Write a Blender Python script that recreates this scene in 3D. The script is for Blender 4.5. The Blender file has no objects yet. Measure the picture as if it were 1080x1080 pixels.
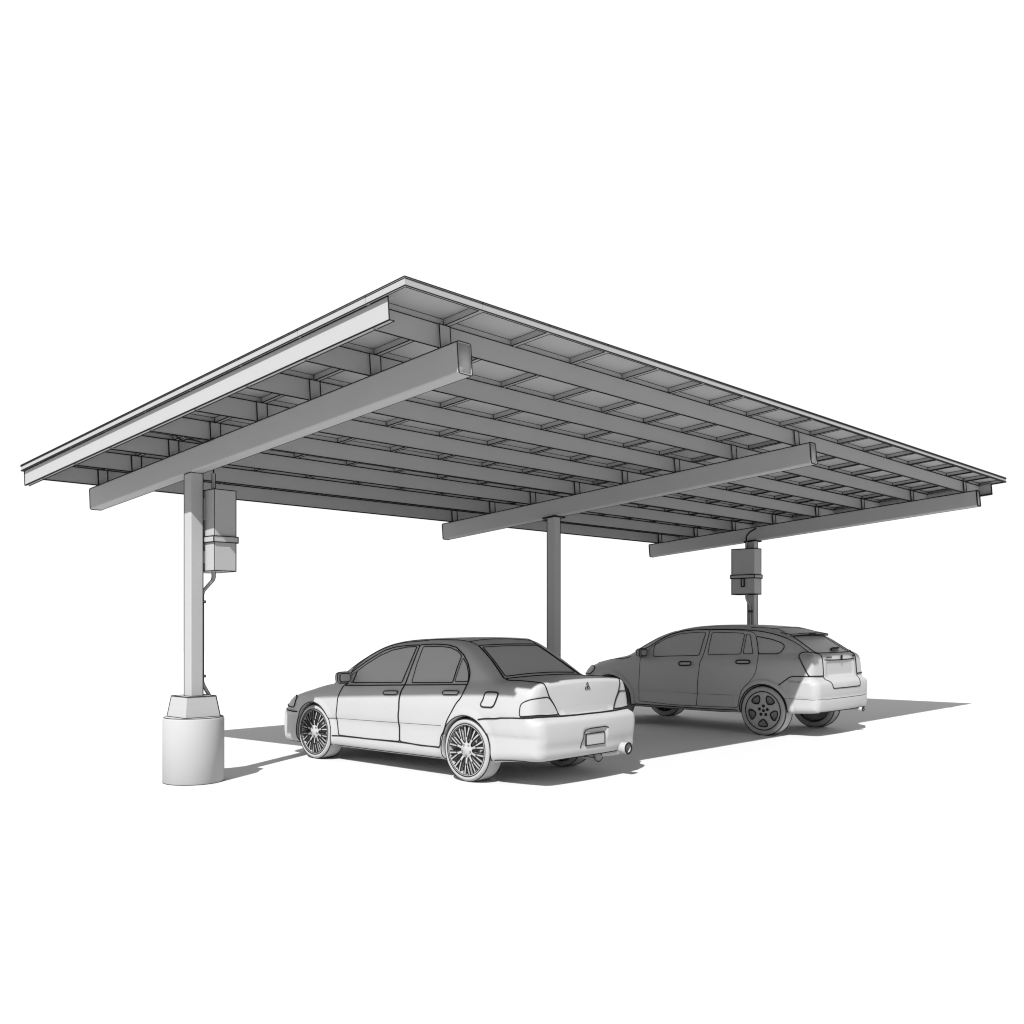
import bpy, math, random
import numpy as np
from mathutils import Vector, Matrix, geometry
R = math.radians
scene = bpy.context.scene
col = scene.collection
CAM = np.array([-4.478, -5.227, 1.64])
AZ = 0.75395                                   # heading of the camera, from +X
SUN = np.array([0.926, 0.443, -1.0])         # way the sunlight travels

# ---------------------------------------------------------------- materials
def clay(name, base, rough=.65, spread=.02):
    m = bpy.data.materials.new(name); m.use_nodes = True
    nt = m.node_tree; b = nt.nodes['Principled BSDF']
    b.inputs['Roughness'].default_value = rough
    b.inputs['Specular IOR Level'].default_value = .25
    tc = nt.nodes.new('ShaderNodeTexCoord'); no = nt.nodes.new('ShaderNodeTexNoise'); mr = nt.nodes.new('ShaderNodeMapRange')
    no.inputs['Scale'].default_value = 3.0; no.inputs['Detail'].default_value = 3
    mr.inputs['To Min'].default_value = base * (1 - spread); mr.inputs['To Max'].default_value = base * (1 + spread)
    nt.links.new(tc.outputs['Object'], no.inputs['Vector']); nt.links.new(no.outputs['Fac'], mr.inputs['Value'])
    cb = nt.nodes.new('ShaderNodeCombineColor')
    for k in ('Red', 'Green', 'Blue'): nt.links.new(mr.outputs['Result'], cb.inputs[k])
    nt.links.new(cb.outputs['Color'], b.inputs['Base Color'])
    return m
STEEL = clay('pale_grey_steel', .37)
PANEL = clay('grey_panel_underside', .36)
PAINT = clay('matt_grey_paint', .395, .5)
GLASS = clay('matt_grey_glass', .385, .4)
CONC = clay('smooth_pale_concrete', .38, .8)
GROUND = clay('white_floor', .60, .9, .004)
INK = clay('black_edge_line', .012, .9)
RUBBER = clay('grey_tyre', .36, .7)

# ---------------------------------------------------------------- mesh building
def ink_r(p, k=1.0):
    """half width of a drawn edge line: far things get proportionally stouter lines"""
    return .00062 * k * max(2.5, float(np.linalg.norm(np.array(p) - CAM)))

class MB:
    def __init__(s, tf=None, flip=False): s.flip = flip; s.v = []; s.n = []; s.f = []; s.m = []; s.s = []; s.tf = tf or (lambda p: p)
    def add(s, vs, fs, m=0, smooth=False, ns=None, raw=False):
        o = len(s.v)
        for i, p in enumerate(vs):
            s.v.append(tuple(p) if raw else tuple(s.tf(p))); s.n.append(tuple(ns[i]) if ns is not None else (0, 0, 0))
        for f in fs: s.f.append(tuple(o + i for i in (f[::-1] if s.flip else f))); s.m.append(m); s.s.append(smooth)
    def box(s, a, b, m=0, ink=None, k=1.0):
        x0, y0, z0 = a; x1, y1, z1 = b
        vs = [(x0, y0, z0), (x1, y0, z0), (x1, y1, z0), (x0, y1, z0), (x0, y0, z1), (x1, y0, z1), (x1, y1, z1), (x0, y1, z1)]
        s.add(vs, [(0, 3, 2, 1), (4, 5, 6, 7), (0, 1, 5, 4), (1, 2, 6, 5), (2, 3, 7, 6), (3, 0, 4, 7)], m)
        if ink is not None:
            E = [(0, 1), (1, 2), (2, 3), (3, 0), (4, 5), (5, 6), (6, 7), (7, 4), (0, 4), (1, 5), (2, 6), (3, 7)]
            for e in (E if ink is True else [E[i] for i in ink]): s.ink([vs[e[0]], vs[e[1]]], k)
    def ink(s, pts, k=1.0, closed=False, r=None, n=4):
        """a thin round bar following the points (in this builder's own space)"""
        P = [np.array(s.tf(p), float) for p in pts]
        s.tube(P, [r or ink_r(s.world(p), k) for p in P], 1, closed, n, raw=True)
    world = staticmethod(lambda p: p)
    def tube(s, P, rad, m=0, closed=False, n=8, raw=False, cap=True, smooth=True):
        P = [np.array(p, float) for p in P]
        if not raw: P = [np.array(s.tf(p), float) for p in P]
        if len(P) == 2 and not closed and np.linalg.norm(P[1] - P[0]) > 1.5:
            k = int(np.linalg.norm(P[1] - P[0]) / 1.0) + 1
            a, b = P; P = [a + (b - a) * i / k for i in range(k + 1)]
            if hasattr(rad, '__len__'): rad = [rad[0] + (rad[-1] - rad[0]) * i / k for i in range(k + 1)]
        if not hasattr(rad, '__len__'): rad = [rad] * len(P)
        N = len(P); vs = []; ns = []
        up = np.array([.31, .17, .93])
        for i, p in enumerate(P):
            a = P[(i - 1) % N] if (closed or i) else P[0]; b = P[(i + 1) % N] if (closed or i < N - 1) else P[-1]
            t = b - a; t = t / (np.linalg.norm(t) + 1e-9)
            u = up - t * (up @ t); u /= np.linalg.norm(u) + 1e-9
            if i == 0 and np.linalg.norm(np.cross(up, t)) < .05: up = np.array([1., 0, 0]); u = up - t * (up @ t); u /= np.linalg.norm(u)
            up = u; w = np.cross(t, u)
            for j in range(n):
                an = 2 * math.pi * j / n + math.pi / n; q = u * math.cos(an) + w * math.sin(an)
                vs.append(p + q * rad[i]); ns.append(q)
        fs = []
        for i in range(N if closed else N - 1):
            for j in range(n):
                a = i * n + j; b = i * n + (j + 1) % n; c = ((i + 1) % N) * n + (j + 1) % n; d = ((i + 1) % N) * n + j
                fs.append((a, b, c, d))
        if cap and not closed: fs += [tuple(range(n))[::-1], tuple((N - 1) * n + j for j in range(n))]
        if s.flip: fs = [f[::-1] for f in fs]
        s.add(vs, fs, m, smooth and n > 4, ns if n > 4 else None, raw=True)
    def lathe(s, prof, axis_o, ax, ua, n=48, m=0, smooth=True, arc=None):
        """prof: (radius, along axis) points, spun about ax through axis_o"""
        ax = np.array(ax, float); ua = np.array(ua, float); wa = np.cross(ax, ua); o = np.array(axis_o, float)
        vs = []; K = len(prof)
        for i in range(n):
            a = 2 * math.pi * i / n; q = ua * math.cos(a) + wa * math.sin(a)
            for r, t in prof: vs.append(o + q * r + ax * t)
        fs = [(i * K + j, i * K + j + 1, ((i + 1) % n) * K + j + 1, ((i + 1) % n) * K + j) for i in range(n) for j in range(K - 1)]
        s.add(vs, fs, m, smooth)
    def ring(s, c, ax, ua, r, k=1.0, n=56, rr=None):
        ax = np.array(ax, float); ua = np.array(ua, float); wa = np.cross(ax, ua)
        s.ink([np.array(c) + ua * r * math.cos(2 * math.pi * i / n) + wa * r * math.sin(2 * math.pi * i / n) for i in range(n)], k, closed=True, r=rr)
    def build(s, name, mat, parent=None, origin=None, ink=INK):
        me = bpy.data.meshes.new(name)
        o = np.array(origin if origin is not None else (0, 0, 0), float)
        me.from_pydata([tuple(np.array(p) - o) for p in s.v], [], s.f)
        me.materials.append(mat); me.materials.append(ink)
        me.polygons.foreach_set('material_index', s.m); me.polygons.foreach_set('use_smooth', s.s)
        me.update()
        if any(n != (0, 0, 0) for n in s.n): me.normals_split_custom_set_from_vertices(s.n)
        ob = bpy.data.objects.new(name, me); col.objects.link(ob)
        if parent is not None:
            ob.parent = parent
            # every parent here sits unrotated; keep world placement by offsetting
            po = parent.matrix_basis.translation.copy(); q = parent.parent
            while q is not None: po += q.matrix_basis.translation; q = q.parent
            ob.location = Vector(o) - po
        else: ob.location = o
        return ob
def tag(o, label=None, cat=None, group=None, kind=None):
    if label: o['label'] = label
    if cat: o['category'] = cat
    if group: o['group'] = group
    if kind: o['kind'] = kind
    return o
def empty(name, loc):
    o = bpy.data.objects.new(name, None); col.objects.link(o); o.location = loc; o.empty_display_size = .3; return o
# ---------------------------------------------------------------- car body maths
def pchip(xs, ys, x):
    """smooth, non-overshooting curve through control points"""
    xs = np.asarray(xs, float); ys = np.asarray(ys, float)
    h = np.diff(xs); s = np.diff(ys) / h
    m = np.zeros_like(ys); m[0] = s[0]; m[-1] = s[-1]
    for i in range(1, len(xs) - 1):
        if s[i - 1] * s[i] > 0:
            w1 = 2 * h[i] + h[i - 1]; w2 = h[i] + 2 * h[i - 1]
            m[i] = (w1 + w2) / (w1 / s[i - 1] + w2 / s[i])
    x = np.clip(x, xs[0], xs[-1])
    i = np.clip(np.searchsorted(xs, x) - 1, 0, len(h) - 1)
    t = (x - xs[i]) / h[i]
    return ((1 + 2 * t) * (1 - t) ** 2 * ys[i] + t * (1 - t) ** 2 * h[i] * m[i]
            + t * t * (3 - 2 * t) * ys[i + 1] + t * t * (t - 1) * h[i] * m[i + 1])

def smooth_loop(pts, n=6):
    """rounds a closed polygon a little (Chaikin twice)"""
    p = np.array(pts, float)
    for _ in range(2):
        q = np.roll(p, -1, 0)
        p = np.stack([p * .75 + q * .25, p * .25 + q * .75], 1).reshape(-1, 2)
    return p

class Prof:
    """signed distance to a side-view outline, tabulated on a grid"""
    def __init__(s, pts, x0, x1, z0, z1, h=.01):
        p = smooth_loop(pts); q = np.roll(p, -1, 0)
        s.x0, s.z0, s.h = x0, z0, h
        X, Z = np.meshgrid(np.arange(x0, x1, h), np.arange(z0, z1, h), indexing='ij')
        d = np.full(X.shape, 1e9); ins = np.zeros(X.shape, bool)
        for (ax, az), (bx, bz) in zip(p, q):
            ex, ez = bx - ax, bz - az; wx, wz = X - ax, Z - az
            t = np.clip((wx * ex + wz * ez) / (ex * ex + ez * ez + 1e-12), 0, 1)
            d = np.minimum(d, (wx - ex * t) ** 2 + (wz - ez * t) ** 2)
            c = (az > Z) != (bz > Z)
            if abs(bz - az) > 1e-12:
                ins ^= c & (X < (bx - ax) * (Z - az) / (bz - az) + ax)
        s.g = np.where(ins, -1, 1) * np.sqrt(d)
    def __call__(s, x, z):
        u = np.clip((x - s.x0) / s.h, 0, s.g.shape[0] - 1.001); v = np.clip((z - s.z0) / s.h, 0, s.g.shape[1] - 1.001)
        i = u.astype(int); j = v.astype(int); u = u - i; v = v - j; g = s.g
        return ((g[i, j] * (1 - u) + g[i + 1, j] * u) * (1 - v) + (g[i, j + 1] * (1 - u) + g[i + 1, j + 1] * u) * v)

def smax(a, b, k):
    h = np.maximum(k - np.abs(a - b), 0) / k
    return np.maximum(a, b) + h * h * k * .25
def smin(a, b, k): return -smax(-a, -b, k)
def sstep(a, b, x):
    t = np.clip((x - a) / (b - a), 0, 1); return t * t * (3 - 2 * t)
def box_d(f, l, z, c, h, r):
    qx = np.abs(f - c[0]) - h[0] + r; qy = np.abs(l - c[1]) - h[1] + r; qz = np.abs(z - c[2]) - h[2] + r
    return (np.sqrt(np.maximum(qx, 0) ** 2 + np.maximum(qy, 0) ** 2 + np.maximum(qz, 0) ** 2)
            + np.minimum(np.maximum(qx, np.maximum(qy, qz)), 0) - r)

SEDAN_LOWER = [(-.90, .27), (-.55, .25), (-.3, .20), (.4, .185), (2.2, .175), (3.0, .17), (3.40, .16), (3.50, .18), (3.52, .30), (3.53, .50), (3.49, .57), (3.43, .62),
               (3.34, .71), (3.18, .782), (2.9, .865), (2.6, .925), (2.3, .965), (1.9, .96), (1.0, .985), (.1, 1.02), (-.25, 1.06), (-.50, 1.075), (-.80, 1.068), (-.905, 1.06),
               (-.91, .97), (-.915, .82), (-.92, .715), (-.95, .70), (-1.02, .675), (-1.03, .60), (-1.03, .48), (-1.01, .40), (-1.015, .34), (-.98, .28)]
SEDAN_GREEN = [(-.45, .95), (2.45, .88), (2.46, .955), (2.34, 1.045), (2.10, 1.195), (1.86, 1.315), (1.65, 1.39), (1.44, 1.435), (1.15, 1.468), (.85, 1.484), (.55, 1.486), (.36, 1.470),
               (.22, 1.425), (.0, 1.295), (-.2, 1.165), (-.33, 1.075)]
SUV_LOWER = [(-.84, .36), (-.45, .34), (.3, .30), (2.3, .29), (3.2, .30), (3.62, .30), (3.70, .36), (3.73, .55), (3.72, .74), (3.68, .85), (3.62, .92), (3.48, .985), (3.2, 1.055),
             (2.9, 1.115), (2.6, 1.15), (2.35, 1.13), (1.6, 1.14), (1.0, 1.16), (0, 1.20), (-.5, 1.215), (-.68, 1.215), (-.76, 1.19), (-.775, 1.1), (-.785, .95), (-.795, .84), (-.86, .81), (-.885, .76),
             (-.885, .64), (-.875, .58), (-.885, .54), (-.88, .44), (-.865, .385)]
SUV_GREEN = [(-.66, 1.0), (2.80, .98), (2.78, 1.09), (2.6, 1.19), (2.35, 1.325), (2.1, 1.44), (1.85, 1.525), (1.6, 1.58), (1.3, 1.615), (.95, 1.628), (.5, 1.622), (.15, 1.59), (-.08, 1.545), (-.20, 1.495),
             (-.30, 1.43), (-.48, 1.32), (-.655, 1.21), (-.70, 1.17)]

class Sedan:
    bounds = (-1.15, 3.62, .98, .10, 1.56)
    wb, wr, wz, arch, archf = 2.625, .328, .328, .352, .352
    def __init__(s):
        s.L = Prof(SEDAN_LOWER, -1.4, 4.0, -.1, 1.9); s.G = Prof(SEDAN_GREEN, -1.4, 4.0, -.1, 1.9)
        s.side = 0.885
    def sdf(s, f, l, z):
        a = np.abs(l); S = sstep(.4, 1.8, f); a2 = a * a
        d = s.L(f + a2 * (.26 * S - .09 * (1 - S)), z + a2 * .045 * sstep(.7, .85, z))
        w = pchip([.1, .19, .30, .50, .535, .60, .72, .84, .93, 1.02, 1.1], [.83, .868, .872, .868, .878, .884, .882, .866, .845, .80, .74], z)
        w = w + pchip([-1.2, -1.0, -.8, -.5, 0, .6, 2.2, 2.9, 3.3, 3.6], [-.12, -.085, -.045, -.012, 0, 0, 0, -.018, -.06, -.13], f)
        w = w + .012 * (1 - sstep(.69, .70, z)) * (1 - sstep(-.45, -.3, f))
        w = w + .022 * (1 - sstep(.55, .562, z)) * sstep(2.95, 3.1, f)
        for c, ar in ((0, s.arch), (s.wb, s.archf)):                                              # wheel-arch flares
            rr = np.sqrt((f - c) ** 2 + (z - s.wz) ** 2)
            w = w + .012 * (1 - sstep(ar + .01, ar + .10, rr))
        d = smax(d, a - w, .11)
        g = s.G(f + a2 * (.20 * S - .02 * (1 - S)), z + a2 * .035)
        wg = .835 - (z - .93) * .41 + pchip([-.6, -.3, .1, .5, 1.4, 2.0, 2.5], [-.075, -.045, -.015, 0, 0, -.012, -.035], f)
        g = smax(g, (a - wg) * .92, .09)
        d = smin(d, g, .05)
        d = smax(d, -box_d(f, l, z, (-1.06, 0, .465), (.05, .20, .10), .02), .015)
        d = smax(d, .5 * (a - .95), .01)
        for c, ar in ((0, s.arch), (s.wb, s.archf)):
            rr = np.sqrt((f - c) ** 2 + (z - s.wz) ** 2) - ar
            d = smax(d, -np.maximum(rr, .55 - a), .012)
        return d

class Suv:
    bounds = (-1.0, 3.85, 1.02, .2, 1.70)
    wb, wr, wz, arch, archf = 2.82, .362, .362, .378, .42
    def __init__(s):
        s.L = Prof(SUV_LOWER, -1.4, 4.2, -.1, 2.0); s.G = Prof(SUV_GREEN, -1.4, 4.2, -.1, 2.0)
        s.side = .90
    def sdf(s, f, l, z):
        a = np.abs(l); S = sstep(.4, 1.8, f); a2 = a * a
        d = s.L(f + .08 * S + a2 * (.32 * S - .07 * (1 - S)), z + a2 * .04 * sstep(.8, .95, z))
        w = pchip([.2, .30, .38, .55, .60, .75, .95, 1.08, 1.18, 1.28], [.85, .882, .888, .886, .896, .900, .893, .872, .83, .78], z)
        w = w + pchip([-1.1, -.9, -.7, -.4, 0, .6, 2.3, 3.0, 3.4, 3.8], [-.13, -.075, -.03, -.008, 0, 0, 0, -.01, -.05, -.13], f)
        w = w + .015 * (1 - sstep(.80, .815, z)) * (1 - sstep(-.45, -.35, f))
        for c, ar in ((0, s.arch), (s.wb, s.archf)):
            rr = np.sqrt((f - c) ** 2 + (z - s.wz) ** 2)
            w = w + .022 * (1 - sstep(ar + .06, ar + .10, rr))
        d = smax(d, a - w, .10)
        g = s.G(f + a2 * (.28 * S - .0 * (1 - S)), z + a2 * .035)
        wg = .845 - (z - 1.12) * .40 + pchip([-.8, -.4, .1, .6, 1.5, 2.1, 2.8], [-.07, -.035, -.008, 0, 0, -.02, -.06], f)
        g = smax(g, (a - wg) * .93, .10)
        d = smin(d, g, .05)
        d = smax(d, -box_d(f, l, z, (-.80, 0, .985), (.045, .44, .105), .03), .04)
        for c, ar in ((0, s.arch), (s.wb, s.archf)):
            rr = np.sqrt((f - c) ** 2 + (z - s.wz) ** 2) - ar
            d = smax(d, -np.maximum(rr, .56 - a), .012)
        return d

def grad(car, p, e=.004):
    g = np.stack([car.sdf(p[:, 0] + e, p[:, 1], p[:, 2]) - car.sdf(p[:, 0] - e, p[:, 1], p[:, 2]),
                  car.sdf(p[:, 0], p[:, 1] + e, p[:, 2]) - car.sdf(p[:, 0], p[:, 1] - e, p[:, 2]),
                  car.sdf(p[:, 0], p[:, 1], p[:, 2] + e) - car.sdf(p[:, 0], p[:, 1], p[:, 2] - e)], 1) / (2 * e)
    return g
def normals(car, p, e=.006):
    g = grad(car, p, e); return g / (np.linalg.norm(g, axis=1, keepdims=True) + 1e-9)
def march(car, o, d, n=140, far=40.):
    """walks rays onto the body; returns points and a hit mask"""
    o = np.array(o, float); d = np.array(d, float); d /= np.linalg.norm(d, axis=1, keepdims=True)
    t = np.zeros(len(o)); v = np.zeros(len(o))
    for _ in range(n):
        p = o + d * t[:, None]; v = car.sdf(p[:, 0], p[:, 1], p[:, 2])
        t = np.where(t < far, t + np.clip(v, -.2, 3.) * .8, t)
    return o + d * t[:, None], np.abs(v) < .004
# ---------------------------------------------------------------- end of car body maths
FEAT = {'sedan': {'belt': [(2.032, -0.839, 0.91), (1.491, -0.835, 0.935), (1.004, -0.827, 0.958), (0.667, -0.82, 0.974), (0.538, -0.818, 0.979), (0.052, -0.796, 1.001)],
           'boot_bottom': [(-0.916, -0.436, 0.709), (-0.916, -0.428, 0.709), (-0.937, -0.07, 0.707), (-0.929, 0.424, 0.703)],
           'boot_left': [(-0.318, -0.633, 1.068), (-0.514, -0.613, 1.056), (-0.825, -0.645, 1.043), (-0.881, -0.582, 0.914), (-0.892, -0.507, 0.818),
                         (-0.915, -0.439, 0.709)],
           'boot_right': [(-0.914, 0.475, 0.708), (-0.884, 0.556, 0.901)],
           'bumper_side': [(-0.199, -0.891, 0.661), (-0.288, -0.879, 0.677), (-0.527, -0.88, 0.692), (-0.715, -0.849, 0.708), (-0.725, -0.848, 0.718),
                           (-0.868, -0.748, 0.729), (-0.901, -0.517, 0.721)],
           'door_front': [(2.12, -0.872, 0.323), (2.161, -0.879, 0.539), (2.138, -0.883, 0.665), (2.129, -0.878, 0.769), (2.096, -0.864, 0.842), (2.065, -0.836, 0.913),
                          (1.985, -0.824, 0.939), (2.028, -0.771, 1.054), (1.793, -0.717, 1.199), (1.538, -0.666, 1.326), (1.374, -0.648, 1.369), (1.141, -0.64, 1.393),
                          (0.95, -0.64, 1.4), (0.977, -0.734, 1.177), (1.002, -0.828, 0.955), (1.033, -0.859, 0.877), (1.044, -0.871, 0.81), (1.035, -0.883, 0.694),
                          (1.047, -0.884, 0.651), (1.037, -0.872, 0.336), (1.559, -0.872, 0.324)],
           'door_rear': [(1.029, -0.872, 0.337), (1.039, -0.884, 0.652), (1.028, -0.883, 0.695), (1.036, -0.871, 0.81), (1.026, -0.859, 0.878), (0.995, -0.828, 0.955),
                         (0.98, -0.726, 1.196), (0.947, -0.638, 1.403), (0.735, -0.634, 1.411), (0.525, -0.635, 1.409), (0.365, -0.645, 1.383), (0.229, -0.672, 1.306),
                         (0.132, -0.703, 1.218), (0.066, -0.74, 1.12), (0.053, -0.769, 1.048), (0.053, -0.795, 1.003), (0.054, -0.84, 0.936), (0.081, -0.861, 0.867),
                         (0.139, -0.871, 0.81), (0.2, -0.883, 0.715), (0.256, -0.893, 0.625), (0.292, -0.89, 0.54), (0.364, -0.879, 0.445), (0.375, -0.883, 0.329),
                         (0.698, -0.872, 0.323)],
           'emblem': [(-0.91, -0.006, 0.972)],
           'front_seam': [(3.168, -0.838, 0.551), (2.975, -0.862, 0.56)],
           'fuel': [(-0.272, -0.836, 0.942), (-0.421, -0.831, 0.944), (-0.431, -0.839, 0.919), (-0.417, -0.853, 0.866), (-0.388, -0.866, 0.794), (-0.238, -0.871, 0.79),
                    (-0.208, -0.869, 0.811), (-0.244, -0.858, 0.866), (-0.25, -0.845, 0.919)],
           'gutter': [(2.026, -0.755, 1.083), (1.837, -0.681, 1.235), (1.635, -0.637, 1.334), (1.444, -0.614, 1.391), (1.233, -0.598, 1.425), (0.927, -0.595, 1.447),
                      (0.8, -0.573, 1.462), (0.519, -0.574, 1.46), (0.356, -0.533, 1.453), (0.262, -0.493, 1.427), (0.195, -0.469, 1.397)],
           'handles': [(1.313, -0.862, 0.859), (1.068, -0.86, 0.871), (0.358, -0.853, 0.904), (0.117, -0.849, 0.915)],
           'lamp_front': [(2.995, -0.849, 0.718), (2.97, -0.851, 0.725), (3.052, -0.854, 0.573), (3.097, -0.849, 0.567)],
           'lock': [(1.965, -0.87, 0.818)],
           'mirror_base': [(2.045, -0.829, 0.927), (2.084, -0.837, 0.91), (1.962, -0.797, 0.996)],
           'plate': [(-1.01, -0.127, 0.515), (-1.01, 0.184, 0.512), (-1.007, 0.189, 0.397), (-1.007, -0.116, 0.401)],
           'quarter_front': [(1.968, -0.818, 0.95), (1.925, -0.82, 0.949), (1.909, -0.765, 1.079), (1.994, -0.784, 1.025)],
           'quarter_rear': [(0.243, -0.79, 1.023), (0.057, -0.778, 1.03), (0.074, -0.748, 1.101), (0.137, -0.711, 1.2), (0.224, -0.685, 1.276), (0.237, -0.736, 1.151)],
           'recess': [(-1.007, -0.238, 0.39), (-1.022, -0.221, 0.475), (-1.01, -0.163, 0.536), (-1.012, -0.122, 0.553), (-1.011, 0.041, 0.551), (-1.021, 0.2, 0.546)],
           'roof_rear': [(0.31, -0.499, 1.444), (0.385, 0.085, 1.47), (0.369, 0.143, 1.466), (0.302, 0.443, 1.443)],
           'screen_inner': [(0.181, -0.423, 1.392), (-0.219, -0.556, 1.136), (-0.276, -0.554, 1.097), (-0.274, -0.207, 1.112), (-0.272, 0.232, 1.113),
                            (-0.268, 0.639, 1.098)],
           'screen_outer': [(0.195, -0.467, 1.397), (-0.049, -0.514, 1.25), (-0.31, -0.628, 1.072), (-0.309, -0.247, 1.088), (-0.308, 0.19, 1.09),
                            (-0.304, 0.656, 1.073)],
           'screen_top': [(0.201, -0.457, 1.401), (0.216, -0.097, 1.417), (0.241, 0.078, 1.429), (0.244, 0.439, 1.422)],
           'screen_top_in': [(0.181, -0.423, 1.392), (0.192, -0.122, 1.405), (0.205, 0.038, 1.412), (0.214, 0.39, 1.41)],
           'sill': [(2.241, -0.882, 0.309), (2.076, -0.872, 0.318), (1.043, -0.872, 0.329), (0.382, -0.882, 0.324)],
           'tail_lamp': [(-0.729, -0.847, 0.721), (-0.726, -0.841, 0.786), (-0.732, -0.83, 0.846), (-0.801, -0.802, 0.883), (-0.857, -0.734, 0.901),
                         (-0.88, -0.594, 0.91), (-0.89, -0.519, 0.827), (-0.904, -0.459, 0.727), (-0.886, -0.636, 0.726)],
           'window_front': [(1.915, -0.821, 0.947), (1.477, -0.821, 0.965), (1.062, -0.814, 0.981), (1.025, -0.73, 1.185), (0.99, -0.65, 1.38), (1.142, -0.653, 1.373),
                            (1.38, -0.669, 1.334), (1.567, -0.694, 1.27), (1.773, -0.733, 1.164), (1.899, -0.763, 1.084)],
           'window_rear': [(0.898, -0.812, 0.988), (0.578, -0.807, 1.0), (0.27, -0.796, 1.013), (0.266, -0.731, 1.169), (0.25, -0.678, 1.294), (0.319, -0.663, 1.339),
                           (0.438, -0.652, 1.375), (0.581, -0.648, 1.387), (0.883, -0.65, 1.382), (0.904, -0.729, 1.188)]},
 'suv': {'belt': [(1.969, -0.852, 1.098), (1.478, -0.849, 1.12), (1.068, -0.838, 1.143), (0.433, -0.825, 1.173), (0.313, -0.817, 1.186), (-0.179, -0.797, 1.198)],
         'bumper_rear': [(-0.69, -0.858, 0.886), (-0.77, -0.55, 0.881), (-0.796, -0.605, 0.826), (-0.836, -0.589, 0.802), (-0.858, -0.557, 0.762),
                         (-0.865, -0.541, 0.706), (-0.883, -0.165, 0.708), (-0.88, 0.253, 0.713)],
         'bumper_side': [(-0.269, -0.917, 0.753), (-0.342, -0.893, 0.814), (-0.428, -0.888, 0.878), (-0.567, -0.879, 0.885), (-0.69, -0.858, 0.885)],
         'door_front': [(2.24, -0.888, 0.391), (2.233, -0.895, 0.591), (2.217, -0.898, 0.848), (2.215, -0.879, 1.047), (2.214, -0.855, 1.089), (2.135, -0.784, 1.218),
                        (2.096, -0.781, 1.23), (1.902, -0.715, 1.39), (1.753, -0.686, 1.459), (1.514, -0.671, 1.517), (1.27, -0.67, 1.538), (1.037, -0.674, 1.539),
                        (1.047, -0.771, 1.305), (1.065, -0.855, 1.116), (1.084, -0.893, 1.036), (1.106, -0.898, 0.859), (1.124, -0.9, 0.709), (1.13, -0.89, 0.573),
                        (1.152, -0.886, 0.367), (1.618, -0.885, 0.364)],
         'door_rear': [(1.148, -0.886, 0.368), (1.127, -0.89, 0.573), (1.12, -0.9, 0.709), (1.103, -0.898, 0.859), (1.08, -0.893, 1.036), (1.061, -0.855, 1.116),
                       (1.042, -0.771, 1.305), (1.032, -0.674, 1.539), (0.851, -0.674, 1.541), (0.545, -0.674, 1.538), (0.348, -0.678, 1.523), (0.262, -0.688, 1.5),
                       (0.222, -0.706, 1.454), (0.163, -0.759, 1.318), (0.126, -0.812, 1.189), (0.102, -0.869, 1.1), (0.109, -0.895, 0.971), (0.158, -0.898, 0.853),
                       (0.253, -0.922, 0.746), (0.35, -0.92, 0.638), (0.4, -0.909, 0.49), (0.414, -0.906, 0.385)],
         'gutter': [(2.211, -0.765, 1.233), (2.125, -0.764, 1.26), (1.913, -0.699, 1.404), (1.762, -0.672, 1.469), (1.521, -0.66, 1.527), (1.113, -0.666, 1.549),
                    (0.527, -0.664, 1.552), (0.326, -0.666, 1.539), (0.15, -0.666, 1.524), (-0.042, -0.673, 1.489), (-0.249, -0.663, 1.426), (-0.415, -0.635, 1.344),
                    (-0.594, -0.664, 1.233)],
         'handles': [(1.446, -0.898, 1.012), (1.221, -0.897, 1.018), (0.443, -0.886, 1.059), (0.21, -0.882, 1.065)],
         'headlight': [(3.26, -0.868, 0.79), (3.209, -0.873, 0.829), (3.157, -0.867, 0.904), (3.198, -0.839, 0.924)],
         'hood': [(3.207, -0.732, 0.966), (2.968, -0.749, 1.025), (2.625, -0.839, 1.062), (2.478, -0.844, 1.083), (2.449, -0.824, 1.105), (2.614, -0.758, 1.095)],
         'lampR': [(-0.73, 0.602, 1.163), (-0.769, 0.549, 0.885)],
         'mirror_base': [(2.085, -0.842, 1.106), (2.285, -0.781, 1.186)],
         'mold_front': [(2.229, -0.895, 0.591), (2.243, -0.888, 0.405)],
         'molding': [(2.056, -0.886, 0.554), (1.617, -0.887, 0.56), (1.132, -0.887, 0.559), (0.515, -0.888, 0.565)],
         'quarter': [(0.124, -0.811, 1.192), (0.163, -0.759, 1.318), (0.218, -0.708, 1.451), (0.094, -0.713, 1.429), (-0.037, -0.717, 1.409), (-0.198, -0.727, 1.362),
                     (-0.268, -0.74, 1.318), (-0.238, -0.775, 1.235), (-0.18, -0.799, 1.196)],
         'quarter_door': [(0.374, -0.819, 1.184), (0.376, -0.76, 1.328), (0.381, -0.698, 1.483), (0.32, -0.702, 1.471), (0.266, -0.757, 1.33), (0.21, -0.813, 1.19)],
         'rail': [(0.351, -0.621, 1.579), (0.172, -0.546, 1.579), (0.009, -0.446, 1.555), (-0.156, -0.513, 1.504), (-0.234, -0.526, 1.463), (-0.377, -0.506, 1.374),
                  (-0.59, -0.518, 1.243)],
         'recess': [(-0.755, -0.482, 1.108), (-0.768, -0.047, 1.103), (-0.753, 0.527, 1.097)],
         'screen': [(-0.265, -0.483, 1.445), (-0.435, -0.501, 1.338), (-0.627, -0.556, 1.223), (-0.717, -0.202, 1.202), (-0.697, 0.409, 1.203)],
         'screen_band': [(-0.688, -0.459, 1.204), (-0.734, -0.147, 1.195), (-0.704, 0.54, 1.193)],
         'sill': [(2.371, -0.885, 0.325), (1.767, -0.873, 0.333), (1.18, -0.87, 0.332), (0.428, -0.889, 0.337)],
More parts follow.
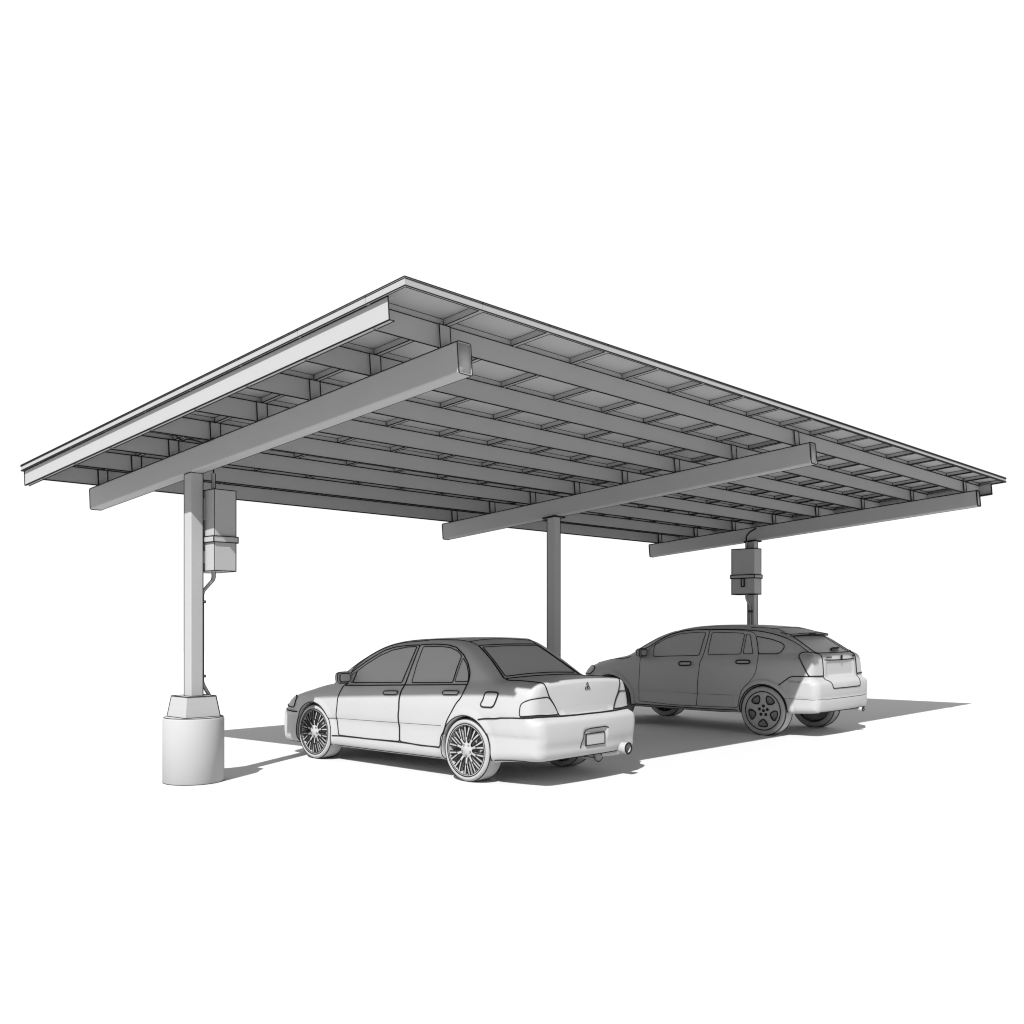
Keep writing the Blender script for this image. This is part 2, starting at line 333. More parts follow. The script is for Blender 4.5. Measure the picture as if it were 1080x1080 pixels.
         'tail_lamp': [(-0.52, -0.809, 1.163), (-0.518, -0.783, 1.192), (-0.535, -0.752, 1.217), (-0.612, -0.678, 1.222), (-0.642, -0.498, 1.219),
                       (-0.695, -0.518, 1.198), (-0.749, -0.552, 1.111), (-0.763, -0.542, 0.969), (-0.77, -0.546, 0.881), (-0.699, -0.853, 0.888),
                       (-0.651, -0.865, 0.977), (-0.592, -0.855, 1.075)],
         'text': [(-0.742, -0.544, 1.151), (-0.759, -0.332, 1.146), (-0.765, 0.034, 1.158), (-0.77, 0.022, 1.111), (-0.751, 0.448, 1.148)],
         'window_front': [(1.978, -0.845, 1.106), (2.008, -0.789, 1.22), (2.011, -0.76, 1.29), (1.813, -0.721, 1.401), (1.576, -0.701, 1.471), (1.336, -0.694, 1.496),
                          (1.097, -0.691, 1.506), (1.117, -0.761, 1.331), (1.129, -0.837, 1.144), (1.482, -0.843, 1.131)],
         'window_rear': [(0.978, -0.831, 1.158), (0.985, -0.771, 1.306), (0.983, -0.692, 1.502), (0.84, -0.692, 1.502), (0.609, -0.693, 1.5), (0.415, -0.696, 1.488),
                         (0.415, -0.755, 1.341), (0.414, -0.821, 1.181)],
         'wiper': [(-0.604, -0.022, 1.245), (-0.655, -0.002, 1.224), (-0.572, 0.27, 1.26), (-0.553, 0.468, 1.266)]}}
def soften_line(P, rounds=2):
    P = [np.array(p, float) for p in P]
    for _ in range(rounds):
        Q = [P[0]]
        for a, b in zip(P, P[1:]): Q += [a * .75 + b * .25, a * .25 + b * .75]
        P = Q + [P[-1]]
    return P
# ================================================================ ground
def disc(name, c, rad, z, mat, n=128):
    b = MB(); b.add([(c[0], c[1], z)] + [(c[0] + rad * math.cos(2 * math.pi * i / n), c[1] + rad * math.sin(2 * math.pi * i / n), z) for i in range(n)],
          [(0, 1 + i, 1 + (i + 1) % n) for i in range(n)]); return b.build(name, mat)
tag(disc('ground', (6.5, 3.4), 46.5, 0, GROUND), kind='structure')

# ================================================================ carport
LX, LY, Z0 = 13.044, 6.853, 4.0513
TH = math.atan(.08202); cT, sT = math.cos(TH), math.sin(TH)
def tilt(p):
    """carport roof space: x along the purlins, y down the slope, z up from the top of the modules"""
    x, y, z = p; return (x, y * cT + z * sT, Z0 - y * sT + z * cT)
LYt = LY / cT
DEP = .0637; PD = .189; GD = .249; GW = .144
GX = [.6764, 6.4173, 12.1709]; YC = 4.232; CW = .1414
carport = empty('solar_carport', (6.5, 3.4, 0))
tag(carport, 'long open carport of grey steel beams under a gently sloping roof of solar panels', 'carport')

# --- modules: a thin pane over a deep frame
PX = LX / 17; rows = [0.0] + [.437 + .8527 * k for k in range(8)] + [LYt]
def module(b, x0, x1, y0, y1, detail=True):
    g = .0015; x0 += g; x1 -= g; y0 += g; y1 -= g; w = .020; zt = -.012; zb = -DEP
    b.box((x0, y0, zt), (x1, y1, 0))
    ztf = zt - .0005
    b.box((x0 + .0005, y0 + .0005, zb), (x0 + w, y1 - .0005, ztf)); b.box((x1 - w, y0 + .0005, zb), (x1 - .0005, y1 - .0005, ztf))
    b.box((x0 + w, y0 + .0005, zb), (x1 - w, y0 + w, ztf)); b.box((x0 + w, y1 - w, zb), (x1 - w, y1 - .0005, ztf))
    a0, a1, c0, c1 = x0 + w, x1 - w, y0 + w, y1 - w
    L = lambda z: [(a0, c0, z), (a1, c0, z), (a1, c1, z), (a0, c1, z)]
    b.ink(L(zt), .95, closed=True); b.ink(L(zb), .95, closed=True)
    b.ink([(a1, c1, zt), (a1, c1, zb)], .95)
    if y0 < .01: b.ink([(x0, y0, zb), (x1, y0, zb)]); b.ink([(x0, y0, 0), (x1, y0, 0)]); b.ink([(x0, y0, zt), (x1, y0, zt)], .8)
    if x0 < .01: b.ink([(x0, y0, zb), (x0, y1, zb)]); b.ink([(x0, y0, 0), (x0, y1, 0)]); b.ink([(x0, y0, zt), (x0, y1, zt)], .8)
    if x1 > LX - .01: b.ink([(x1, y0, zb), (x1, y1, zb)]); b.ink([(x1, y0, 0), (x1, y1, 0)])
    if y1 > LYt - .01: b.ink([(x0, y1, zb), (x1, y1, zb)]); b.ink([(x0, y1, 0), (x1, y1, 0)])
    if y0 < .01 or x0 < .01:
        if y0 < .01: b.ink([(x1 + g, y0, 0), (x1 + g, y0, zt)], 1.2)
        if x0 < .01: b.ink([(x0, y1 + g, 0), (x0, y1 + g, zt)], 1.2)
mods = [(i, j) for i in range(17) for j in range(9)]
def mdist(ij):
    i, j = ij; c = np.array(tilt(((i + .5) * PX, (rows[j] + rows[j + 1]) / 2, 0))); area = rows[j + 1] - rows[j]
    return -area * (c[2] - CAM[2]) / np.linalg.norm(c - CAM) ** 3
mods.sort(key=mdist)
far = MB(tilt)
for n, (i, j) in enumerate(mods):
    if n < 100:
        b = MB(tilt); module(b, i * PX, (i + 1) * PX, rows[j], rows[j + 1])
        b.build('solar_panel', PANEL, carport, origin=tilt(((i + .5) * PX, (rows[j] + rows[j + 1]) / 2, 0)))
    else: module(far, i * PX, (i + 1) * PX, rows[j], rows[j + 1])
tag(far.build('solar_panel_field', PANEL, carport), kind='stuff')

# --- purlins (channel section), with a cleat at every girder
zt, zb = -DEP - .001, -DEP - PD
for k in range(8):
    y = .4097 + .8527 * k; b = MB(tilt); x0, x1 = .045, 12.985
    b.box((x0, y, zb), (x1, y + .010, zt)); b.box((x0, y + .0102, zt - .006), (x1, y + .060, zt))
    b.ink([(x0, y, zb), (x1, y, zb)], .95); b.ink([(x0, y, zt), (x1, y, zt)], .95);
    p = b.build('purlin', STEEL, carport, origin=tilt((6.5, y, zb)))
    for gx in GX:
        c = MB(tilt); a = (gx + .004, y - .016, zb + .001); d = (gx + .118, y - .001, zt - .004)
        c.box(a, d, ink=[4, 8, 9]); c.build('cleat', STEEL, p, origin=tilt(((a[0] + d[0]) / 2, y, zb)))
# --- rim beams closing both ends
for side in (0, 1):
    b = MB(tilt); y0, y1 = .224, LYt - .02; zr = zt - .170
    if side == 0: xo, xi, xf = .033, .039, .080
    else: xo, xi, xf = 13.010, 13.004, 12.965
    b.box((min(xo, xi), y0, zr), (max(xo, xi), y1, zt), ink=[1, 3, 5, 7, 8, 9, 10, 11] if side else [0, 1, 3, 5, 7, 8, 10, 11])
    b.box((min(xi, xf), y0, zr), (max(xi, xf), y1, zr + .006), ink=[0, 1, 3]); b.box((min(xi, xf), y0 , zt - .006), (max(xi, xf), y1, zt))
    b.build('rim_beam', STEEL, carport, origin=tilt((xo, 3.4, zr)))
# --- girders: rounded box beams
gz1 = zb - .001; gz0 = gz1 - GD
def rounded(x0, x1, z0, z1, r, n=4):
    o = []
    for cx, cz, a0 in ((x1 - r, z1 - r, 0), (x0 + r, z1 - r, 90), (x0 + r, z0 + r, 180), (x1 - r, z0 + r, 270)):
        for i in range(n + 1): a = R(a0 + 90 * i / n); o.append((cx + r * math.cos(a), cz + r * math.sin(a)))
    return o
GN, GF = .205, 6.60
for gx in GX:
    b = MB(tilt); sec = rounded(gx, gx + GW, gz0, gz1, .018); N = len(sec); hol = rounded(gx + .008, gx + GW - .008, gz0 + .008, gz1 - .008, .011)
    vs = [(x, GN, z) for x, z in sec] + [(x, GF, z) for x, z in sec] + [(x, GN, z) for x, z in hol] + [(x, GF, z) for x, z in hol]
    cx, cz = gx + GW / 2, (gz0 + gz1) / 2
    ns = []
    for x, z in sec:
        qx = max(abs(x - cx) - (GW / 2 - .018), 0) * (1 if x > cx else -1); qz = max(abs(z - cz) - (GD / 2 - .018), 0) * (1 if z > cz else -1)
        l = math.hypot(qx, qz) or 1; ns.append((qx / l, -qz / l * -sT * -1 * 0 + qz / l * sT, qz / l * cT))
    b.add(vs[:2 * N], [(i, N + i, N + (i + 1) % N, (i + 1) % N) for i in range(N)], 0, True, ns + ns)
    b.add(vs, [(i, 2 * N + i, 2 * N + (i + 1) % N, (i + 1) % N) for i in range(N)] + [(N + i, N + (i + 1) % N, 3 * N + (i + 1) % N, 3 * N + i) for i in range(N)]
          + [(2 * N + i, 3 * N + i, 3 * N + (i + 1) % N, 2 * N + (i + 1) % N) for i in range(N)])
    b.box((gx + .0082, GN + .003, gz0 + .0082), (gx + GW - .0082, GN + .008, gz1 - .0082))
    b.box((gx + .0082, GF - .016, gz0 + .0082), (gx + GW - .0082, GF - .012, gz1 - .0082))
    for y in (GN, GF): b.ink([(x, y, z) for x, z in sec], 1.0, closed=True)
    b.ink([(gx + .004, GN, gz1 - .004), (gx + .004, GF, gz1 - .004)], .9); b.ink([(gx + GW - .005, GN, gz0 + .005), (gx + GW - .005, GF, gz0 + .005)], .9)
    b.build('girder', STEEL, carport, origin=tilt((cx, 3.4, gz0)))
# --- columns and their concrete bases
for n, gx in enumerate(GX):
    cx = gx + GW / 2; y0, y1 = YC - CW / 2, YC + CW / 2; x0, x1 = cx - CW / 2, cx + CW / 2
    def under(x, y):      # underside of the girder above (x, y)
        return Z0 - (y * sT / cT) + gz0 / cT
    PH = .889
    b = MB(); sec = rounded(x0, x1, y0, y1, .012, 3); N = len(sec)
    vs = [(x, y, PH) for x, y in sec] + [(x, y, under(x, y) - .001) for x, y in sec]
    ns = []
    for x, y in sec:
        qx = max(abs(x - cx) - (CW / 2 - .012), 0) * (1 if x > cx else -1); qy = max(abs(y - YC) - (CW / 2 - .012), 0) * (1 if y > YC else -1)
        l = math.hypot(qx, qy) or 1; ns.append((qx / l, qy / l, 0))
    b.add(vs, [(i, (i + 1) % N, N + (i + 1) % N, N + i) for i in range(N)], 0, True, ns + ns)
    b.ink(vs[N:], 1.0, closed=True); b.ink(vs[:N], 1.0, closed=True)
    for px, py in ((x1 - .003, y0 + .003), (x0 + .003, y1 - .003)): b.ink([(px, py, PH), (px, py, under(px, py))], .9)
    c = b.build('column', STEEL, carport, origin=(cx, YC, PH))
    if n:
        p = MB(); zz = under(cx, YC)
        e = .045
        vs = [(x0 - e, y0 - e), (x1 + e, y0 - e), (x1 + e, y1 + e), (x0 - e, y1 + e)]
        q = [(x, y, under(x, y) - .014) for x, y in vs] + [(x, y, under(x, y) - .002) for x, y in vs]
        p.add(q, [(0, 3, 2, 1), (4, 5, 6, 7), (0, 1, 5, 4), (1, 2, 6, 5), (2, 3, 7, 6), (3, 0, 4, 7)])
        p.ink(q[:4], 1.0, closed=True); p.ink(q[4:], 1.0, closed=True); p.build('cap_plate', STEEL, c, origin=(cx, YC, zz))
    f = MB(); rr = .308; H = .674
    f.lathe([(rr - .008, 0), (rr, .008), (rr, H - .022), (rr - .006, H - .008), (rr - .022, H), (0.0, H)], (cx, YC, 0), (0, 0, 1), (1, 0, 0), 96)
    f.ring((cx, YC, H - .003), (0, 0, 1), (1, 0, 0), rr - .014, .8, 96); f.ring((cx, YC, .004), (0, 0, 1), (1, 0, 0), rr - .002, .5, 96)
    fo = f.build('concrete_footing', CONC, carport, origin=(cx, YC, 0))
    p = MB(); w0, w1 = .389 / 2, .325 / 2
    q = [(cx + a * w0, YC + c_ * w0, H + .001) for a, c_ in ((-1, -1), (1, -1), (1, 1), (-1, 1))] + [(cx + a * w1, YC + c_ * w1, PH) for a, c_ in ((-1, -1), (1, -1), (1, 1), (-1, 1))]
    p.add(q, [(0, 3, 2, 1), (4, 5, 6, 7), (0, 1, 5, 4), (1, 2, 6, 5), (2, 3, 7, 6), (3, 0, 4, 7)])
    for a, c_ in ((0, 1), (1, 2), (2, 3), (3, 0), (4, 5), (5, 6), (6, 7), (7, 4), (1, 5), (3, 7)): p.ink([q[a], q[c_]])
    p.build('pedestal', CONC, fo, origin=(cx, YC, H))

# ================================================================ electrical cabinets on the end columns
def cabinet(x0, x1, cxcol, sgn, label):
    """x0..x1: depth; sgn +1 when the cabinet stands on the +x side of its column"""
    y0, y1, z0, z1 = 3.997, 4.477, 2.19, 3.034; xm = (x0 + x1) / 2; ym = YC
    e = empty('electrical_cabinet', (xm, ym, z0)); tag(e, label, 'electrical cabinet')
    b = MB(); sec = rounded(x0, x1, y0, y1, .012, 3); N = len(sec); ns = []
    for x, y in sec:
        qx = max(abs(x - xm) - ((x1 - x0) / 2 - .012), 0) * (1 if x > xm else -1); qy = max(abs(y - (y0 + y1) / 2) - ((y1 - y0) / 2 - .012), 0) * (1 if y > (y0 + y1) / 2 else -1)
        l = math.hypot(qx, qy) or 1; ns.append((qx / l, qy / l, 0))
    vs = [(x, y, z0) for x, y in sec] + [(x, y, z1) for x, y in sec]
    b.add(vs, [(i, (i + 1) % N, N + (i + 1) % N, N + i) for i in range(N)], 0, True, ns + ns)
    b.add(vs, [tuple(range(N))[::-1], tuple(range(N, 2 * N))])
    b.ink(vs[:N], 1.0, closed=True); b.ink(vs[N:], 1.0, closed=True)
    for px, py in ((x1 - .003, y0 + .003), (x0 + .003, y1 - .003)): b.ink([(px, py, z0), (px, py, z1)], .9)
    if sgn > 0: b.ink([(x0 + .003, y0 + .003, z0), (x0 + .003, y0 + .003, z1)], .6)
    b.build('housing', STEEL, e, origin=(xm, (y0 + y1) / 2, z0))
    b = MB(); g = .014; b.box((x0 - g, y0 - g, 2.487), (x1 + g, y1 + g, 2.548), ink=True, k=.9); b.build('band', STEEL, e, origin=(xm, ym, 2.48))
    b = MB(); fx = x0 - .012 if sgn < 0 else x1 + .0
    b.box((fx, 4.205, 2.335), (fx + .012, 4.262, 2.484), ink=True, k=1.2); b.build('hasp', STEEL, e, origin=(fx, 4.23, 2.33))
    for za, zb_ in ((2.72, 2.95), (2.27, 2.40)):
        b = MB(); b.box((min(x1, cxcol - CW / 2) if sgn < 0 else cxcol + CW / 2, ym - .05, za), (x0 if sgn > 0 else cxcol - CW / 2, ym + .05, zb_)); b.build('bracket', STEEL, e, origin=(xm, ym, za))
    # conduits: one up to the roof, one down the column
    top = Z0 - ym * sT / cT + gz0 / cT
    xs = cxcol + sgn * (CW / 2 + .024)
    def pipe(name, pts, r, k=.8):
        b = MB(); b.tube([np.array(p) for p in pts], r, 0, n=12)
        for s_ in (-1, 1):   # drawn edge lines along both flanks
            b.ink([(p[0] + s_ * r * .75, p[1] - s_ * r * .68, p[2]) for p in pts], k)
        for p in (pts[0], pts[-1]): pass
        return b.build(name, STEEL, e, origin=pts[0])
    pipe('conduit', [(xm, ym, z1 - .01), (xm, ym, top - .03 if sgn < 0 else top + .03)], .017)
    pipe('conduit', [(xm, ym, z0 + .01), (xm, ym, z0 - .06), (xm - sgn * .01, ym, z0 - .09), (xs + sgn * .012, ym, 1.98), (xs, ym, 1.94), (xs, ym, 1.04), (xs + sgn * .012, ym, 1.0), (xs + sgn * .072, ym, .905), (xs + sgn * .08, ym, .885)], .017)
    for zc in (1.86, 1.08):
        b = MB(); b.box((min(cxcol + sgn * CW / 2, xs + sgn * .02), ym - .036, zc), (max(cxcol + sgn * CW / 2, xs + sgn * .02), ym + .036, zc + .02), ink=True, k=.8); b.build('pipe_clip', STEEL, e, origin=(xs, ym, zc))
    # cable from the conduit mouth up between the purlins
    b = MB(); zt_ = top - .03 if sgn < 0 else top + .03
    pts = [(xm, ym, zt_ - .02), (xm, ym + .005, zt_ + .07), (xm, ym - .005, zt_ + .12), (xm, ym - .06, zt_ + .18), (xm, ym - .12, zt_ + .21), (xm, ym - .2, zt_ + .245)]
    P = []
    for i in range(len(pts) - 1):
        for t in np.linspace(0, 1, 5)[:-1]: P.append(np.array(pts[i]) * (1 - t) + np.array(pts[i + 1]) * t)
    P.append(np.array(pts[-1])); b.ink(P, 1.3, n=6); b.build('cable', STEEL, e, origin=pts[0])
    return e
cabinet(.850, 1.107, GX[0] + GW / 2, 1, 'grey electrical cabinet with a band round it on the nearest carport column, left')
cabinet(11.89, 12.147, GX[2] + GW / 2, -1, 'small grey electrical cabinet on the far carport column above the hatchback roof')
# loose module leads under the roof beside the first girder
b = MB(); cp = [(.40, 4.14, 3.645), (.44, 4.08, 3.56), (.50, 4.0, 3.475), (.51, 3.93, 3.495), (.54, 3.84, 3.475), (.60, 3.76, 3.44), (.68, 3.70, 3.50)]
b.ink([tuple(p) for p in soften_line(cp)], 1.3, n=6); b.build('panel_lead', STEEL, carport, origin=cp[0])
# ================================================================ cars
def nets(car, h):
    """surface mesh of the body (dual grid), pulled onto the true surface"""
    x0, x1, hw, z0, z1 = car.bounds
    xs = np.arange(x0, x1, h); ys = np.arange(-hw - h / 2, hw + h, h); ys = ys - (ys[0] + ys[-1]) / 2; zs = np.arange(z0, z1, h)
    V = np.empty((len(xs), len(ys), len(zs)))
    Yg, Zg = np.meshgrid(ys, zs, indexing='ij')
    for i in range(0, len(xs), 12):
        xx = xs[i:i + 12]; X = np.broadcast_to(xx[:, None, None], (len(xx),) + Yg.shape)
        V[i:i + 12] = car.sdf(X.ravel(), np.broadcast_to(Yg, X.shape).ravel(), np.broadcast_to(Zg, X.shape).ravel()).reshape(X.shape)
    S = V < 0; nx, ny, nz = V.shape
    acc = np.zeros((nx - 1, ny - 1, nz - 1, 3)); cnt = np.zeros((nx - 1, ny - 1, nz - 1))
    G = np.stack(np.meshgrid(np.arange(nx), np.arange(ny), np.arange(nz), indexing='ij'), -1).astype(float)
    for ax in range(3):
        sl0 = [slice(None)] * 3; sl1 = [slice(None)] * 3; sl0[ax] = slice(0, -1); sl1[ax] = slice(1, None)
        a, b = V[tuple(sl0)], V[tuple(sl1)]; cr = S[tuple(sl0)] != S[tuple(sl1)]
        t = np.where(cr, a / np.where(cr, a - b, 1), 0); P = G[tuple(sl0)].copy(); P[..., ax] += t
        o1, o2 = [k for k in range(3) if k != ax]
        for d1 in (0, 1):
            for d2 in (0, 1):
                c = [slice(None)] * 3; e = [slice(None)] * 3
                n1 = V.shape[o1] - 1; n2 = V.shape[o2] - 1
                c[o1] = slice(d1, d1 + n1); c[o2] = slice(d2, d2 + n2)
                m = cr[tuple(c)]; acc[m] += P[tuple(c)][m]; cnt[m] += 1
    act = cnt > 0; idx = -np.ones(cnt.shape, int); idx[act] = np.arange(act.sum())
    P = acc[act] / cnt[act][:, None]; P = np.stack([xs[0] + P[:, 0] * h, ys[0] + P[:, 1] * h, zs[0] + P[:, 2] * h], 1)
    for _ in range(4):
        d = car.sdf(P[:, 0], P[:, 1], P[:, 2]); g = grad(car, P, .003); n2 = (g * g).sum(1)
        st = np.clip(d / np.maximum(n2, .2), -h * .5, h * .5); P = P - g * st[:, None]
    F = []
    for ax in range(3):
        sl0 = [slice(None)] * 3; sl1 = [slice(None)] * 3; sl0[ax] = slice(0, -1); sl1[ax] = slice(1, None)
        cr = S[tuple(sl0)] != S[tuple(sl1)]; o1, o2 = [(1, 2), (2, 0), (0, 1)][ax]
        ii = np.argwhere(cr); ok = (ii[:, o1] > 0) & (ii[:, o2] > 0) & (ii[:, o1] < V.shape[o1] - 1) & (ii[:, o2] < V.shape[o2] - 1); ii = ii[ok]
        def cell(d1, d2):
            j = ii.copy(); j[:, o1] -= d1; j[:, o2] -= d2; return idx[j[:, 0], j[:, 1], j[:, 2]]
        q = np.stack([cell(1, 1), cell(0, 1), cell(0, 0), cell(1, 0)], 1)
        fl = ~S[tuple(sl0)][ii[:, 0], ii[:, 1], ii[:, 2]]; q[fl] = q[fl][:, ::-1]; F.append(q)
    return P, np.concatenate(F)

class Builder:
    def __init__(s, car, name, ox, oy, yaw, label, cat):
        s.car = car; s.f = np.array([-math.sin(yaw), math.cos(yaw), 0]); s.r = np.array([math.cos(yaw), math.sin(yaw), 0]); s.o = np.array([ox, oy, 0.])
        s.root = empty(name, tuple(s.o + s.f * car.wb / 2)); tag(s.root, label, cat)
    def W(s, p): return s.o + s.f * p[0] + s.r * p[1] + np.array([0, 0, p[2]])
    def WN(s, n): return s.f * n[0] + s.r * n[1] + np.array([0, 0, n[2]])
    def mb(s): return MB(s.W, True)
    def snap(s, P, n=6):
        P = np.array(P, float)
        for _ in range(n):
            d = s.car.sdf(P[:, 0], P[:, 1], P[:, 2]); g = grad(s.car, P); P = P - g * (np.clip(d, -.05, .05) / np.maximum((g * g).sum(1), .2))[:, None]
        return P
    @staticmethod
    def soften(P, closed, cut=.035, rounds=2):
        P = [np.array(p, float) for p in P]
        for _ in range(rounds):
            Q = []; N = len(P)
            if not closed: Q.append(P[0])
            for i in range(N if closed else N - 1):
                a, b = P[i], P[(i + 1) % N]; L = np.linalg.norm(b - a) + 1e-9; t = min(.25, cut / L)
                if closed or i > 0: Q.append(a + (b - a) * t)
                if closed or i < N - 2: Q.append(b - (b - a) * t)
            if not closed: Q.append(P[-1])
            P = Q; cut *= .5
        return P
    @staticmethod
    def resample(P, step, closed):
        P = [np.array(p, float) for p in P]; Q = []; N = len(P)
        for i in range(N if closed else N - 1):
            a, b = P[i], P[(i + 1) % N]; k = max(1, int(round(np.linalg.norm(b - a) / step)))
            for t in range(k): Q.append(a + (b - a) * t / k)
        if not closed: Q.append(P[-1])
        return Q
    def seam(s, b, P, closed=False, k=1.0, step=.03, cut=.035, lift=0.0):
        P = s.resample(s.soften(P, closed, cut), step, closed); P = s.snap(P)
        if lift: P = P + normals(s.car, P) * lift
        b.ink([tuple(p) for p in P], k, closed=closed, n=6)
    def mir(s, P): return [(p[0], -p[1], p[2]) for p in P][::-1]
    def patch(s, name, loop, parent, mat=None, lift=.003, cut=.035, step=.03, grid=.05, k=1.0, depth=.012, outline=True, extra=None, origin=None):
        """a panel lying on the body inside the traced loop, with its own edge line"""
        P = s.snap(s.resample(s.soften(loop, True, cut), step, True)); nn = normals(s.car, P).mean(0); nn /= np.linalg.norm(nn)
        u = np.cross(nn, [0, 0, 1.]) if abs(nn[2]) < .9 else np.cross(nn, [1., 0, 0]); u /= np.linalg.norm(u); v = np.cross(nn, u)
        c = P.mean(0); q = np.stack([(P - c) @ u, (P - c) @ v], 1); N = len(q)
        lo, hi = q.min(0), q.max(0); gx, gy = np.meshgrid(np.arange(lo[0], hi[0], grid), np.arange(lo[1], hi[1], grid)); g = np.stack([gx.ravel(), gy.ravel()], 1)
        ins = np.zeros(len(g), bool); dm = np.full(len(g), 9.)
        for i in range(N):
            a, b_ = q[i], q[(i + 1) % N]
            cr = (a[1] > g[:, 1]) != (b_[1] > g[:, 1])
            if abs(b_[1] - a[1]) > 1e-12: ins ^= cr & (g[:, 0] < (b_[0] - a[0]) * (g[:, 1] - a[1]) / (b_[1] - a[1]) + a[0])
            e = b_ - a; t = np.clip(((g - a) @ e) / (e @ e + 1e-12), 0, 1); dm = np.minimum(dm, np.linalg.norm(g - a - t[:, None] * e, axis=1))
        g = g[ins & (dm > grid * .45)]
        pts = [Vector((float(a), float(b_))) for a, b_ in np.concatenate([q, g])]
        r = geometry.delaunay_2d_cdt(pts, [(i, (i + 1) % N) for i in range(N)], [], 1, 1e-6)
        vv = np.array([(p[0], p[1]) for p in r[0]]); T = r[2]
        O = c + vv[:, :1] * u + vv[:, 1:] * v + nn * .7
        H, hit = march(s.car, O, np.repeat([-nn], len(O), 0), 110)
        flat = c + vv[:, :1] * u + vv[:, 1:] * v
        H = np.where(hit[:, None], H, s.snap(flat)); NV = normals(s.car, H); H = H + NV * lift
        b = s.mb()
        def ccw(t):
            a, b2, c2 = (H[t[0]], H[t[1]], H[t[2]]); return t if np.cross(b2 - a, c2 - a) @ nn > 0 else t[::-1]
        b.add([tuple(p) for p in H], [tuple(ccw(t)) for t in T], 0, True, [s.WN(n) for n in NV])
        E = P + normals(s.car, P) * lift; I = P - normals(s.car, P) * depth
        b.add([tuple(p) for p in E] + [tuple(p) for p in I], [(i, (i + 1) % N, N + (i + 1) % N, N + i) for i in range(N)])
        if outline: b.ink([tuple(p) for p in E], k, closed=True, n=6)
        if extra: extra(b)
        return b.build(name, mat or PAINT, parent, origin=tuple(s.W(P.mean(0))))
    def body(s, h, extra=None):
        P, F = nets(s.car, h); NV = normals(s.car, P); b = s.mb()
        b.add([tuple(p) for p in P], [tuple(int(i) for i in f) for f in F], 0, True, [s.WN(n) for n in NV])
        if extra: extra(b)
        return b.build('body', PAINT, s.root, origin=tuple(s.o))
    def arch_ink(s, b, k=1.0):
        for sg in (-1, 1):
            for c, ar in ((0, s.car.arch), (s.car.wb, s.car.archf)):
                A = np.linspace(R(-40), R(220), 60); O = np.array([(c + (ar + .008) * math.cos(a), sg * 1.4, s.car.wz + (ar + .008) * math.sin(a)) for a in A])
                H, hit = march(s.car, O, np.repeat([[0, -sg, 0]], len(O), 0), 120); run = [tuple(p) for p, q in zip(H, hit) if q and abs(p[1]) > .7]
                if len(run) > 3: b.ink(run, k, n=6)
    def scan(s, b, O, D, k=1.0, keep=lambda p: True):
        H, hit = march(s.car, np.array(O, float), np.array([D] * len(O), float), 130); run = []
        for p, q in zip(H, hit):
            if q and keep(p): run.append(tuple(p))
            else:
                if len(run) > 2: b.ink(run, k, n=6)
                run = []
        if len(run) > 2: b.ink(run, k, n=6)
    def local(s, c): return tuple(s.W(c))

